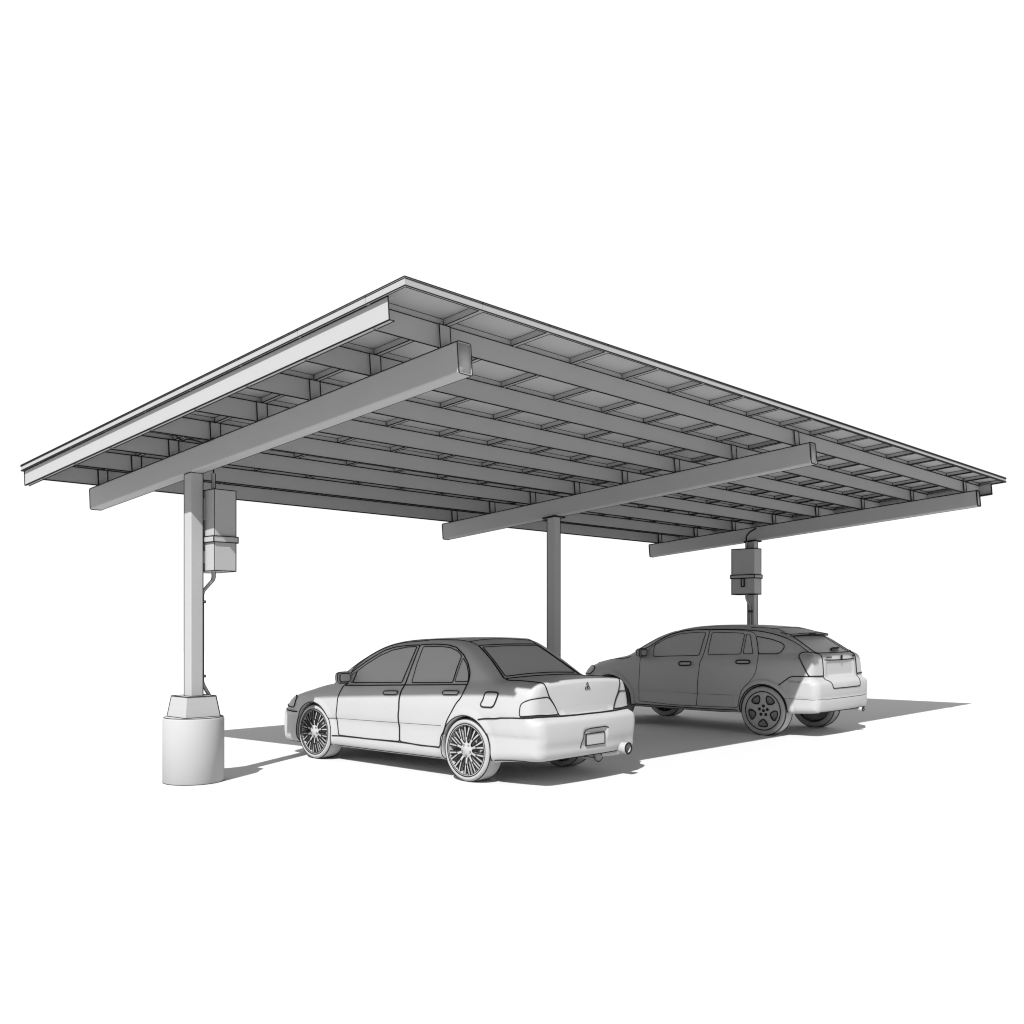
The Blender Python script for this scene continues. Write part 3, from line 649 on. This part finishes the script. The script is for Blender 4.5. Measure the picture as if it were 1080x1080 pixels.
def wheel(B, f, sg, lo, kind, wr, rimr, width):
    """sg: side (-1 left); lo: |l| of the outer face"""
    c = np.array([f, sg * lo, wr]); ax = np.array([0, -sg, 0.]); ua = np.array([1., 0, 0])   # ax points inward
    w = B.mb(); w.lathe([(0, .10), (.07, .10), (.07, .13), (.155, .13), (.155, .155), (0, .155)], c, ax, ua, 40, smooth=False)
    hub = w.build('wheel', STEEL, B.root, origin=B.local(c))
    t = B.mb(); pr = [(rimr, .016), (rimr + .006, .003), (rimr + (wr - rimr) * .5, .0), (wr - .024, .004), (wr - .008, .016), (wr - .001, .036), (wr, width / 2), (wr, width - .034), (wr - .004, width - .017), (wr - .02, width - .004), (rimr + .02, width), (rimr, width - .01)]
    t.lathe(pr, c, ax, ua, 72)
    t.ring(c + ax * .004, ax, ua, rimr + .003, .9, 72); t.ring(c + ax * .022, ax, ua, wr - .001, .9, 72); t.ring(c + ax * (width - .02), ax, ua, wr - .002, .8, 72)
    t.build('tyre', RUBBER, hub, origin=B.local(c))
    r = B.mb(); wa = np.cross(ax, ua)
    D = lambda a: ua * math.cos(a) + wa * math.sin(a)
    if kind == 'spoked':
        r.lathe([(rimr, .012), (rimr - .004, .004), (rimr - .012, .004), (rimr - .018, .020), (rimr - .024, .05), (rimr - .03, .19)], c, ax, ua, 64)
        r.ring(c + ax * .006, ax, ua, rimr - .014, .7, 64)
        r.lathe([(0, -.004), (.034, -.004), (.044, .004), (.070, .008), (.084, .016), (.090, .045), (.090, .1)], c, ax, ua, 40)
        r.ring(c + ax * .018, ax, ua, .086, .9, 36); r.ring(c + ax * .004, ax, ua, .034, .6, 24)
        for k in range(5):
            a = R(90 + 72 * k); q = c + D(a) * .056 + ax * .008; r.ring(q, ax, ua, .010, .7, 12)
        def bar(pts, k=1.2):
            vs = []
            for rr, a, d, hw in pts:
                m = c + D(a) * rr; n_ = D(a + math.pi / 2)
                vs += [m + n_ * hw + ax * d, m - n_ * hw + ax * d, m - n_ * hw + ax * (d + .035), m + n_ * hw + ax * (d + .035)]
            r.add(vs, [(i * 4 + j, i * 4 + (j + 1) % 4, (i + 1) * 4 + (j + 1) % 4, (i + 1) * 4 + j) for i in range(len(pts) - 1) for j in range(4)])
            for j in (0, 1): r.ink([vs[i * 4 + j] for i in range(len(pts))], k)
        for k in range(10):                                   # stems that fork towards the rim
            a = R(90 + 36 * k); bar([(.078, a, .014, .020), (.115, a, .009, .019), (.150, a, .010, .023)])
            for q in (-1, 1): bar([(.138, a + q * R(3.6), .0115, .0135), (.185, a + q * R(6.0), .014, .0145), (rimr - .017, a + q * R(7.8), .022, .0165)], 1.15)
    else:
        # dished disc with five rounded openings
        def opening(k, grow=0.0, n=6):
            m = R(-90 + 72 * k); P = [(.232 + grow, m - .33), (.238 + grow, m), (.232 + grow, m + .33), (.185, m + .36), (.128 - grow, m + .12), (.128 - grow, m - .12), (.185, m - .36)]
            P = [np.array([a * math.cos(t) * rimr / .277, a * math.sin(t) * rimr / .277]) for a, t in P]
            for _ in range(2):
                Q = []
                for i in range(len(P)): a, b_ = P[i], P[(i + 1) % len(P)]; Q += [a * .8 + b_ * .2, a * .2 + b_ * .8]
                P = Q
            return P
        n0 = 60; ro = rimr - .006; pts = [np.array([ro * math.cos(2 * math.pi * i / n0), ro * math.sin(2 * math.pi * i / n0)]) for i in range(n0)]
        ed = [(i, (i + 1) % n0) for i in range(n0)]; holes = []
        for k in range(5):
            o = len(pts); P = opening(k); holes.append(P); pts += P; ed += [(o + i, o + (i + 1) % len(P)) for i in range(len(P))]
        for rr in (.05, .10): pts += [np.array([rr * math.cos(t), rr * math.sin(t)]) for t in np.linspace(0, 2 * math.pi, 13)[:-1]]
        res = geometry.delaunay_2d_cdt([Vector((float(p[0]), float(p[1]))) for p in pts], ed, [], 0, 1e-6)
        def inside(p, poly):
            i_ = False
            for i in range(len(poly)):
                a, b_ = poly[i], poly[(i + 1) % len(poly)]
                if (a[1] > p[1]) != (b_[1] > p[1]) and p[0] < (b_[0] - a[0]) * (p[1] - a[1]) / (b_[1] - a[1]) + a[0]: i_ = not i_
            return i_
        vs = [c + ua * p[0] + wa * -p[1] * (1 if np.cross(ax, ua)[2] < 0 else -1) + ax * (.012 + .02 * max(0, 1 - math.hypot(*p) / .2)) for p in res[0]]
        fs = [tuple(t) for t in res[2] if not any(inside(sum((np.array(res[0][i]) for i in t)) / len(t), h) for h in holes)]
        r.add(vs, fs, 0, True)
        up = -1 if np.cross(ax, ua)[2] < 0 else 1
        M = lambda p, d: c + ua * p[0] + wa * p[1] * up + ax * d
        for h in holes:
            n_ = len(h); r.add([M(p, .014) for p in h] + [M(p * np.array([1, 1]) , .07) for p in h], [(i, (i + 1) % n_, n_ + (i + 1) % n_, n_ + i) for i in range(n_)])
            r.ink([M(p, .012) for p in h], 1.1, closed=True)
        for k in range(5):
            a = R(90 + 72 * k); q = M(np.array([.068 * math.cos(a), .068 * math.sin(a)]), .022); r.lathe([(0, -.003), (.023, -.003), (.023, .01)], q, ax, ua, 14, m=1); 
        r.lathe([(0, -.003), (.023, -.003), (.023, .01)], c + ax * .026, ax, ua, 16, m=1)
        r.lathe([(rimr, .012), (rimr - .008, .004), (rimr - .012, .012)], c, ax, ua, 64); r.lathe([(rimr - .012, .07), (0, .07)], c, ax, ua, 40); r.lathe([(rimr - .01, .012), (rimr - .02, .19)], c, ax, ua, 48)
    r.build('rim', STEEL, hub, origin=B.local(c))

def mirror(B, f, sg, l0, l1, z0, z1, deep, arm, k=1.0):
    """door mirror: a rounded shell open to the rear with the glass set in it"""
    b = B.mb(); cl, cz = (l0 + l1) / 2 * sg, (z0 + z1) / 2; hl, hz = (l1 - l0) / 2, (z1 - z0) / 2; n = 24; ringsz = []
    for t, sc in ((0, .96), (.02, 1.0), (deep * .5, .94), (deep * .85, .70), (deep, .30)):
        ringsz.append([(f + t, cl + hl * sc * math.copysign(abs(math.cos(a)) ** .45, math.cos(a)), cz + hz * sc * math.copysign(abs(math.sin(a)) ** .45, math.sin(a))) for a in np.linspace(0, 2 * math.pi, n + 1)[:-1]])
    vs = [p for r_ in ringsz for p in r_]; m = len(ringsz)
    fs = [(i * n + j, i * n + (j + 1) % n, (i + 1) * n + (j + 1) % n, (i + 1) * n + j) for i in range(m - 1) for j in range(n)] + [tuple(range(n)), tuple((m - 1) * n + j for j in range(n))]
    b.add(vs, fs, 0, True); b.ink(ringsz[1], k, closed=True)
    b.ink([p for p in ringsz[2]][2:n // 2 + 4], k * .8)
    b.tube([np.array((f + .03, sg * (l0 + .02), z0 + .02)), np.array(arm)], .026, 0, n=8)
    o = b.build('wing_mirror', PAINT, B.root, origin=B.local((f, cl, cz)))
    g = B.mb(); q = [(f - .003, cl + (p[1] - cl) * .78, cz + (p[2] - cz) * .74) for p in ringsz[1]]; g.add(q + [(f + .002, p[1], p[2]) for p in q], [tuple(range(n))] + [(i, (i + 1) % n, n + (i + 1) % n, n + i) for i in range(n)]); g.ink(q, k * .7, closed=True)
    g.build('mirror_glass', GLASS, o, origin=B.local((f, cl, cz)))
def pill(B, name, a, b_, hh, parent, lift=.016, k=.9):
    """recessed pull handle: a rounded bar along the door"""
    a = np.array(a, float); b_ = np.array(b_, float); up = np.array([0, 0, hh]); d = (b_ - a); L = []
    for t, s_ in ((0, 0), (.04, .8), (.12, 1), (.5, 1.05), (.88, 1), (.96, .8), (1, 0)): L.append(a + d * t + up * s_)
    for t, s_ in ((.96, -.8), (.88, -1), (.5, -1.05), (.12, -1), (.04, -.8)): L.append(a + d * t + up * s_)
    return B.patch(name, L, parent, lift=lift, cut=.01, grid=.03, step=.02, k=k)
def both(F): return [(F, -1), ([(p[0], -p[1], p[2]) for p in F][::-1], 1)]

# ---------------------------------------------------------------- sedan
F = FEAT['sedan']
B = Builder(Sedan(), 'sedan', 3.519, 2.132, .013, 'four-door saloon car with thin multi-spoke wheels and round tailpipe parked nearest, under the carport front', 'car')
def sedan_lines(b):
    B.arch_ink(b, .8)
    for sg in (-1, 1):
        m = (lambda P: P) if sg < 0 else (lambda P: [(p[0], -p[1], p[2]) for p in P])
        B.seam(b, m(F['gutter']), k=.9); B.seam(b, m(F['sill']), k=1.1)
        B.seam(b, m([(2.72, -.86, .50), (2.30, -.88, .515), (2.08, -.88, .522), (1.08, -.88, .543), (.36, -.88, .56)]), k=.3, lift=.003)
        B.seam(b, m([(2.18, -.79, .962), (2.6, -.70, .905), (3.0, -.66, .82), (3.26, -.60, .73)]), k=.7)
        B.seam(b, m([(p[0] + .0, p[1] + .035, p[2] + .022) for p in F['gutter'][:6]]), k=.7)
        B.seam(b, [(.40, sg * .855, .182), (1.0, sg * .855, .18), (2.24, sg * .855, .176)], k=.9)
    rr = [(p[0], -abs(p[1]), p[2]) for p in F['roof_rear'][:1]] + [(.36, -.25, 1.465), (.375, 0, 1.47)]
    B.seam(b, rr + B.mir(rr)[1:], k=.9)
    B.seam(b, [(1.62, -.53, 1.36), (1.70, -.25, 1.385), (1.72, 0, 1.39), (1.70, .25, 1.385), (1.62, .53, 1.36)], k=.8)   # windscreen top
body = B.body(.022, sedan_lines)
for sg in (-1, 1):
    m = (lambda P: P) if sg < 0 else (lambda P: [(p[0], -p[1], p[2]) for p in P][::-1])
    d1 = B.patch('door', m(F['door_front']), B.root, cut=.016, extra=lambda b: B.seam(b, m(F['belt'][:3]), k=1.0, lift=.004), k=1.05)
    B.patch('window', m(F['window_front']), d1, GLASS, lift=.007, cut=.010, k=.85)
    B.patch('corner_window', m(F['quarter_front']), d1, GLASS, lift=.007, cut=.01, k=.7)
    h = F['handles']; pill(B, 'door_handle', (h[0][0], sg * .86, h[0][2]), (h[1][0], sg * .86, h[1][2]), .019, d1)
    d2 = B.patch('door', m(F['door_rear']), B.root, cut=.016, extra=lambda b: B.seam(b, m(F['belt'][2:]), k=1.0, lift=.004), k=1.05)
    B.patch('window', m(F['window_rear']), d2, GLASS, lift=.007, cut=.010, k=.85)
    B.patch('corner_window', m(F['quarter_rear']), d2, GLASS, lift=.007, cut=.015, k=.75)
    pill(B, 'door_handle', (h[2][0], sg * .85, h[2][2]), (h[3][0], sg * .85, h[3][2]), .019, d2)
    B.patch('tail_lamp', m(F['tail_lamp']), B.root, GLASS, lift=.006, cut=.02)
    B.patch('headlamp', m([(2.98, -.85, .735), (3.035, -.84, .60), (3.22, -.78, .595), (3.36, -.55, .62), (3.30, -.52, .69), (3.12, -.76, .725)]), B.root, GLASS, lift=.006, cut=.02)
    mirror(B, 1.955, sg, .815, 1.005, .945, 1.075, .12, (1.97, sg * .80, .955))
B.patch('fuel_flap', F['fuel'], B.root, lift=.005, cut=.02, k=1.3)
# boot lid: over the deck and down the tail
bl = F['boot_left']; tl = bl[2]
half = [(-.335, -.20, 1.085), (-.325, -.62, 1.070), (-.52, -.625, 1.058), (-.845, -.63, 1.043), bl[3], bl[4], (-.915, -.450, .709), (-.935, -.2, .708)]
boot = B.patch('boot_lid', half + [(p[0], -p[1], p[2]) for p in half[::-1]], B.root, cut=.015, grid=.04, k=1.2)
# emblem: three small lozenges in a triangle
b = B.mb(); e0 = B.snap([(-.91, .0, .985)])[0]; nn = normals(B.car, np.array([e0]))[0]; uu = np.array([0, 1., 0]); vv_ = np.cross(nn, uu); vv_ = vv_ if vv_[2] > 0 else -vv_
for k in range(3):
    a = R(90 + 120 * k); d = uu * math.cos(a) + vv_ * math.sin(a); t = -uu * math.sin(a) + vv_ * math.cos(a)
    q = [e0 + nn * .007 + d * x + t * y for x, y in ((.002, 0), (.024, .014), (.046, 0), (.024, -.014))]; q0 = [p - nn * .01 for p in q]
    b.add([tuple(p) for p in q + q0], [(0, 1, 2, 3)] + [(i, (i + 1) % 4, 4 + (i + 1) % 4, 4 + i) for i in range(4)]); b.ink([tuple(p) for p in q], .8, closed=True)
b.build('emblem', PAINT, boot, origin=B.local(e0))
# rear screen with its trim
q = [(.165, -.45, 1.385), (-.05, -.505, 1.248), (-.285, -.575, 1.09), (-.283, -.2, 1.106)]
rs = B.patch('rear_window', q + [(p[0], -p[1], p[2]) for p in q[::-1]], B.root, GLASS, lift=.004, cut=.015, k=.85)
b = B.mb(); q = [(.205, -.478, 1.405), (-.05, -.535, 1.248), (-.318, -.628, 1.073), (-.322, -.2, 1.084)]
B.seam(b, q + [(p[0], -p[1], p[2]) for p in q[::-1]], closed=True, k=1.1, cut=.012)
q = [(.20, -.465, 1.40), (-.05, -.523, 1.248), (-.30, -.605, 1.083)]
for P in (q, B.mir(q)): B.seam(b, P, k=.6)
b.build('window_trim', PAINT, rs, origin=B.local((-.1, 0, 1.2)))
# windscreen
q = [(1.67, -.50, 1.345), (1.95, -.62, 1.19), (2.22, -.69, 1.02), (2.40, -.3, 1.0)]
B.patch('windscreen', q + [(p[0], -p[1], p[2]) for p in q[::-1]], B.root, GLASS, lift=.004, cut=.03, k=.8)
# bumper: seam, plate recess, plate
def bump(b):
    bs = F['bumper_side']; h = [bs[0], bs[1], bs[2], (-.715, -.849, .706), (-.87, -.748, .706), (-.925, -.45, .700), (-.94, -.2, .700)]
    B.seam(b, h + B.mir(h), k=1.15, lift=.006)
    q = [(-.40, -.878, .232), (-.60, -.85, .240), (-.78, -.80, .258), (-.90, -.68, .272), (-.96, -.45, .28), (-.985, 0, .282)]
    B.seam(b, q + B.mir(q)[1:], k=.9, lift=.002)
    B.seam(b, [(-1.0, -.235, .375), (-1.01, -.215, .47), (-1.02, -.16, .55), (-1.02, -.10, .572), (-1.02, .16, .572), (-1.02, .215, .555)], k=1.0, cut=.02)
bb = B.mb(); bump(bb)
# bumper skin: thin shell over the tail below the seam
half = [(-.395, -.885, .24), (-.40, -.89, .40), (-.32, -.89, .55), (-.23, -.885, .66), (-.29, -.88, .676), (-.53, -.88, .69), (-.72, -.85, .700), (-.87, -.75, .700)]
low = [(-.60, -.85, .235), (-.80, -.78, .25)]
for sg in (-1, 1):
    m = (lambda P: P) if sg < 0 else (lambda P: [(p[0], -p[1], p[2]) for p in P][::-1])
bumper = bb.build('bumper', PAINT, B.root, origin=B.local((-1.0, 0, .45)))
b = B.mb(); b.box((-1.020, -.155, .395), (-1.008, .155, .512), ink=True, k=1.0); b.build('licence_plate', GLASS, bumper, origin=B.local((-1.01, 0, .45)))
b = B.mb(); h = [(2.965, -.885, .556), (3.168, -.86, .556), (3.35, -.74, .556), (3.47, -.4, .556), (3.51, 0, .556)]
B.seam(b, h + B.mir(h)[1:], k=1.0)
B.scan(b, [(4.2, l, .172) for l in np.linspace(-.80, .80, 60)], (-1, 0, 0), .9)
b.build('front_bumper', PAINT, B.root, origin=B.local((3.4, 0, .4)))
# exhaust
b = B.mb(); o = np.array
b.tube([o((-.55, .30, .27)), o((-.58, .30, .27)), o((-.82, .30, .255)), o((-.85, .30, .255))], [.05, .085, .085, .05], 0, n=16)
b.tube([o((-.84, .33, .26)), o((-.90, .42, .265)), o((-.95, .50, .28))], .040, 0, n=14)
b.ink([(-.85, .215, .22), (-.60, .215, .22)], .7); b.ring((-.83, .30, .255), (1, 0, 0), (0, 1, 0), .086, .7, 24)
ex = b.build('exhaust', STEEL, B.root, origin=B.local((-.7, .3, .27)))
b = B.mb(); b.lathe([(.045, .16), (.058, .15), (.062, .01), (.058, 0), (.050, .002), (.048, .14)], (-1.075, .50, .312), (1, 0, 0), (0, 1, 0), 32)
b.lathe([(.048, .05), (0, .05)], (-1.075, .50, .312), (1, 0, 0), (0, 1, 0), 32)
b.ring((-1.075, .50, .312), (1, 0, 0), (0, 1, 0), .060, 1.0, 32); b.ring((-1.074, .50, .312), (1, 0, 0), (0, 1, 0), .048, .7, 32); b.ring((-.94, .50, .312), (1, 0, 0), (0, 1, 0), .060, .9, 32)
b.build('tailpipe', STEEL, ex, origin=B.local((-1.0, .5, .31)))
for f in (0, 2.613):
    for sg in (-1, 1): wheel(B, f, sg, .872, 'spoked', .329, .272, .235)
# ---------------------------------------------------------------- hatchback
F = FEAT['suv']
B = Builder(Suv(), 'hatchback', 9.5, 2.0, 0.0, 'tall five-door hatchback with five-hole wheels and roof spoiler parked further right, in the roof shade', 'car')
def suv_lines(b):
    B.arch_ink(b, .9)
    for sg in (-1, 1):
        m = (lambda P: P) if sg < 0 else (lambda P: [(p[0], -p[1], p[2]) for p in P])
        B.seam(b, m(F['gutter']), k=.9); B.seam(b, m([(2.36, -.88, .333)] + F['sill']), k=.9); B.seam(b, m(F['hood'][:5]), k=.8)
        B.seam(b, m([(-.30, -.91, .56), (-.70, -.87, .56), (-.87, -.60, .56), (-.885, 0, .56)]), k=.35)
        B.seam(b, m(F['rail'][:5]), k=.8); B.seam(b, m(F['molding']), k=.45)
        B.scan(b, [(f, sg * 1.3, .300) for f in np.linspace(.44, 2.38, 50)], (0, -sg, 0), .8)
        B.seam(b, m([(-.256, -.915, .753), (-.342, -.893, .814), (-.435, -.888, .882), (-.567, -.879, .885), (-.69, -.858, .885)]), k=.9)
    h = [(-.685, -.858, .885), (-.775, -.56, .881), (-.79, -.545, .845), (-.80, -.535, .826), (-.845, -.49, .80), (-.865, -.46, .76), (-.885, -.45, .706)]
    B.seam(b, h[1:] + B.mir(h[1:]), k=.95, cut=.02); B.seam(b, h[:2], k=.9); B.seam(b, B.mir(h[:2]), k=.9)
    B.scan(b, [(-1.6, l, .375) for l in np.linspace(-.76, .76, 60)], (1, 0, 0), .8)
    B.seam(b, [(.05, -.52, 1.565), (.10, 0, 1.585), (.05, .52, 1.565)], k=.7)
B.body(.024, suv_lines)
for sg in (-1, 1):
    m = (lambda P: P) if sg < 0 else (lambda P: [(p[0], -p[1], p[2]) for p in P][::-1])
    d1 = B.patch('door', m(F['door_front']), B.root, k=.42, cut=.02)
    B.patch('window', m(F['window_front']), d1, GLASS, lift=.007, cut=.02, k=.55)
    h = F['handles']; pill(B, 'door_handle', (h[0][0], sg * .898, h[0][2]), (h[1][0], sg * .897, h[1][2]), .024, d1, lift=.03, k=1.1)
    d2 = B.patch('door', m(F['door_rear']), B.root, k=.42, cut=.02)
    B.patch('window', m(F['window_rear']), d2, GLASS, lift=.007, cut=.02, k=.55)
    B.patch('corner_window', m(F['quarter_door']), d2, GLASS, lift=.007, cut=.015, k=.6)
    pill(B, 'door_handle', (h[2][0], sg * .886, h[2][2]), (h[3][0], sg * .882, h[3][2]), .024, d2, lift=.03, k=1.1)
    B.patch('side_window', m(F['quarter']), B.root, GLASS, lift=.004, cut=.02, k=.8)
    lamp = [(-.52, -.809, 1.163), (-.518, -.783, 1.195), (-.535, -.752, 1.217), (-.612, -.678, 1.218), (-.665, -.58, 1.205), (-.70, -.545, 1.17), (-.749, -.552, 1.111), (-.763, -.552, .969), (-.772, -.556, .885), (-.699, -.853, .888), (-.651, -.865, .977), (-.592, -.855, 1.075)]
    B.patch('tail_lamp', m(lamp), B.root, GLASS, lift=.005, cut=.015, k=.95)
    B.patch('headlamp', m([(3.26, -.868, .79), (3.18, -.873, .85), (3.155, -.867, .905), (3.24, -.82, .925), (3.40, -.70, .90), (3.47, -.66, .82), (3.40, -.78, .78)]), B.root, GLASS, lift=.005, cut=.02, k=.8)
    mirror(B, 2.13, sg, .80, 1.005, 1.105, 1.238, .14, (2.16, sg * .80, 1.11))
q = [(1.80, -.52, 1.50), (2.10, -.66, 1.38), (2.42, -.73, 1.20), (2.70, -.3, 1.14)]
B.patch('windscreen', q + [(p[0], -p[1], p[2]) for p in q[::-1]], B.root, GLASS, lift=.004, cut=.03, k=.7)
b = B.mb(); q = [(3.56, -.62, .62), (3.62, -.4, .62), (3.64, 0, .62)]; B.seam(b, q + B.mir(q)[1:], k=.8)
q = [(3.50, -.62, .80), (3.58, -.3, .80), (3.60, 0, .80)]; B.seam(b, q + B.mir(q)[1:], k=.8); b.build('grille_edge', PAINT, B.root, origin=B.local((3.6, 0, .7)))
# tailgate: recess face down to the bumper step
h = [(-.71, -.40, 1.200), (-.715, -.52, 1.19), (-.76, -.528, 1.10), (-.775, -.53, .95), (-.785, -.53, .845), (-.80, -.53, .826), (-.848, -.47, .80), (-.88, -.44, .735), (-.885, -.42, .712), (-.885, -.2, .712)]
gate = B.patch('tailgate', h + [(p[0], -p[1], p[2]) for p in h[::-1]], B.root, cut=.012, grid=.035, k=.7, outline=False)
q = [(-.262, -.49, 1.452), (-.43, -.50, 1.342), (-.66, -.535, 1.205), (-.695, -.2, 1.20)]
def gl(b): pass
B.patch('rear_window', q + [(p[0], -p[1], p[2]) for p in q[::-1]], gate, GLASS, lift=.005, cut=.012, k=.75)
b = B.mb(); B.seam(b, [(-.77, -.49, 1.118), (-.775, -.3, 1.108), (-.78, 0, 1.104), (-.775, .3, 1.108), (-.77, .49, 1.118)], k=1.0)
B.seam(b, [(-.80, -.51, .832), (-.81, 0, .828), (-.80, .51, .832)], k=.45)
b.build('grip_edge', PAINT, gate, origin=B.local((-.78, 0, 1.1)))
def letters(text, l0, z, hgt, wid, back):
    cu = bpy.data.curves.new('t', 'FONT'); cu.body = text; cu.size = hgt * 1.35; cu.extrude = .002; cu.offset = .0015
    ob = bpy.data.objects.new('t', cu); col.objects.link(ob); bpy.context.view_layer.update()
    me = bpy.data.meshes.new_from_object(ob); xs = [v.co.x for v in me.vertices]; w = max(xs) - min(xs); b = B.mb()
    vs = [(back - v.co.z - .002, l0 + (v.co.x - min(xs)) * wid / w, z + v.co.y) for v in me.vertices]
    b.add(vs, [tuple(p.vertices) for p in me.polygons], 1); bpy.data.objects.remove(ob); bpy.data.curves.remove(cu)
    b.build('lettering', PAINT, gate, origin=B.local((back, l0, z)))
letters('DODGE', -.49, 1.138, .026, .17, -.785)
b = B.mb(); b.box((-.788, .40, 1.142), (-.770, .47, 1.172), m=1); b.build('badge', PAINT, gate, origin=B.local((-.785, .43, 1.15)))
b = B.mb(); P = [(-.793, .016 * a_, 1.136 + b_ * .036) for a_, b_ in ((-1, .9), (0, 1.1), (1, .9), (.75, -.2), (0, -1), (-.75, -.2))]
b.add(P + [(p[0] + .015, p[1], p[2]) for p in P], [tuple(range(6))] + [(i, (i + 1) % 6, 6 + (i + 1) % 6, 6 + i) for i in range(6)], 1); b.ink(P, .8, closed=True)
b.build('emblem', PAINT, gate, origin=B.local((-.79, 0, 1.14)))
b = B.mb(); b.ink([tuple(p) for p in (B.snap([(-.63, -.02, 1.235), (-.60, .02, 1.25), (-.58, .12, 1.262), (-.575, .24, 1.262), (-.57, .36, 1.27)]) + np.array([-.012, 0, .015]))], 1.3, n=6)
b.tube([np.array((-.66, 0, 1.225)), np.array((-.665, .10, 1.232))], .018, 0, n=10); b.ring((-.66, .05, 1.245), (0, 0, 1), (1, 0, 0), .05, .7, 20)
b.build('rear_wiper', PAINT, B.root, origin=B.local((-.62, 0, 1.24)))
# roof spoiler: a wedge blade off the end of the roof
b = B.mb(); n = 17; top = []; bot = []; fr = []
for i in range(n):
    l = -.60 + 1.2 * i / (n - 1); e = 1 - .10 * (l / .6) ** 4; c = .035 * l * l
    te = -.325 + .10 * l * l
    fr.append((.03 - .1 * l * l, l * .97, 1.567 - .10 * l * l)); top.append((te, l, 1.500 - .055 * l * l)); bot.append((te + .004, l, 1.478 - .055 * l * l))
back = [(-.19, l_[1] * .96, 1.455 - .06 * l_[1] ** 2) for l_ in top]
vs = fr + top + bot + back; fs = []
for r0 in range(3):
    for i in range(n - 1): fs.append((r0 * n + i, r0 * n + i + 1, (r0 + 1) * n + i + 1, (r0 + 1) * n + i))
fs += [(0, n, 2 * n, 3 * n), (n - 1, 2 * n - 1, 3 * n - 1, 4 * n - 1)]
b.add(vs, fs, 0, False); b.ink(top, .9); b.ink(bot, .9); b.ink([fr[0], top[0]], .9); b.ink([fr[-1], top[-1]], .9); b.ink([top[0], bot[0]], .8); b.ink([top[-1], bot[-1]], .8)
sp = b.build('roof_spoiler', PAINT, B.root, origin=B.local((-.2, 0, 1.5)))
b = B.mb(); b.box((-.329, -.11, 1.475), (-.318, .11, 1.492), m=1); b.build('brake_lamp', GLASS, sp, origin=B.local((-.32, 0, 1.48)))
b = B.mb(); b.lathe([(.028, .25), (.030, .005), (.026, 0), (.022, .003), (.022, .06), (0, .06)], (-.90, .50, .352), (1, 0, 0), (0, 1, 0), 20); b.ring((-.90, .50, .352), (1, 0, 0), (0, 1, 0), .029, 1.0, 20)
b.build('tailpipe', STEEL, B.root, origin=B.local((-.85, .5, .35)))
for f in (0, 2.82):
    for sg in (-1, 1): wheel(B, f, sg, .912, 'holed', .362, .280, .235)

# ================================================================ light, world, camera
sun = bpy.data.lights.new('sun', 'SUN'); sun.energy = 2.5; sun.angle = R(.5); sun.color = (1, 1, 1)
so = bpy.data.objects.new('sun', sun); col.objects.link(so); so.rotation_euler = Vector(tuple(SUN)).to_track_quat('-Z', 'Y').to_euler(); so.location = (-8, -6, 12)
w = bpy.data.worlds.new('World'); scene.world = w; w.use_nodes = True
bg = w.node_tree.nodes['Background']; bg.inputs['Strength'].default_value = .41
wt = w.node_tree                                # white sky; dimming added overhead and behind the viewer to deepen the shade
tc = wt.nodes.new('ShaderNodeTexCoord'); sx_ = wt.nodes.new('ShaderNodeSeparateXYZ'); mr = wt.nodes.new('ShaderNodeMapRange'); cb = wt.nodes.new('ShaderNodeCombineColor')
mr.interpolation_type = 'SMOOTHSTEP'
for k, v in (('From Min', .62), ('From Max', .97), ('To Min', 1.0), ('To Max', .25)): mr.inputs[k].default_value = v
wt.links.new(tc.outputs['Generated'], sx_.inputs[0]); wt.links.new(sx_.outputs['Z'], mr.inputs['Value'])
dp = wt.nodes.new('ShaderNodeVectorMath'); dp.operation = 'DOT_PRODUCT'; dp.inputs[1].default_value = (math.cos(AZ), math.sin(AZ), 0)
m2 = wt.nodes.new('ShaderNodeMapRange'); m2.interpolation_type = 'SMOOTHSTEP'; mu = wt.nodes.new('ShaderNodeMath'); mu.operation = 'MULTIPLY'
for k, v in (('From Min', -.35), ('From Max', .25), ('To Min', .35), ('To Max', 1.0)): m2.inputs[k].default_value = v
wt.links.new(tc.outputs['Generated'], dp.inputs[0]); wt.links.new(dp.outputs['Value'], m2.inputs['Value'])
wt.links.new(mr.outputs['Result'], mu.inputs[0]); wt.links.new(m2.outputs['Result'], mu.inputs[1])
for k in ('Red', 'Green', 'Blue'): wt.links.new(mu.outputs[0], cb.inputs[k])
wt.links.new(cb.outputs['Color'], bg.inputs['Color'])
cam = bpy.data.cameras.new('camera'); co = bpy.data.objects.new('camera', cam); col.objects.link(co); scene.camera = co
co.location = tuple(CAM); co.rotation_euler = (R(90), 0, AZ - R(90))
cam.sensor_width = 36; cam.lens = 1040.8 / 1080 * 36; cam.shift_y = (657.76 - 540) / 1080; cam.clip_start = .05; cam.clip_end = 500
vs_ = scene.view_settings; vs_.view_transform = 'Standard'; vs_.look = 'None'; vs_.exposure = 1.32; vs_.gamma = 1; vs_.use_curve_mapping = False
scene.cycles.pixel_filter_type = 'BLACKMAN_HARRIS'; scene.cycles.filter_width = 1.15
scene.cycles.max_bounces = 8; scene.cycles.diffuse_bounces = 6
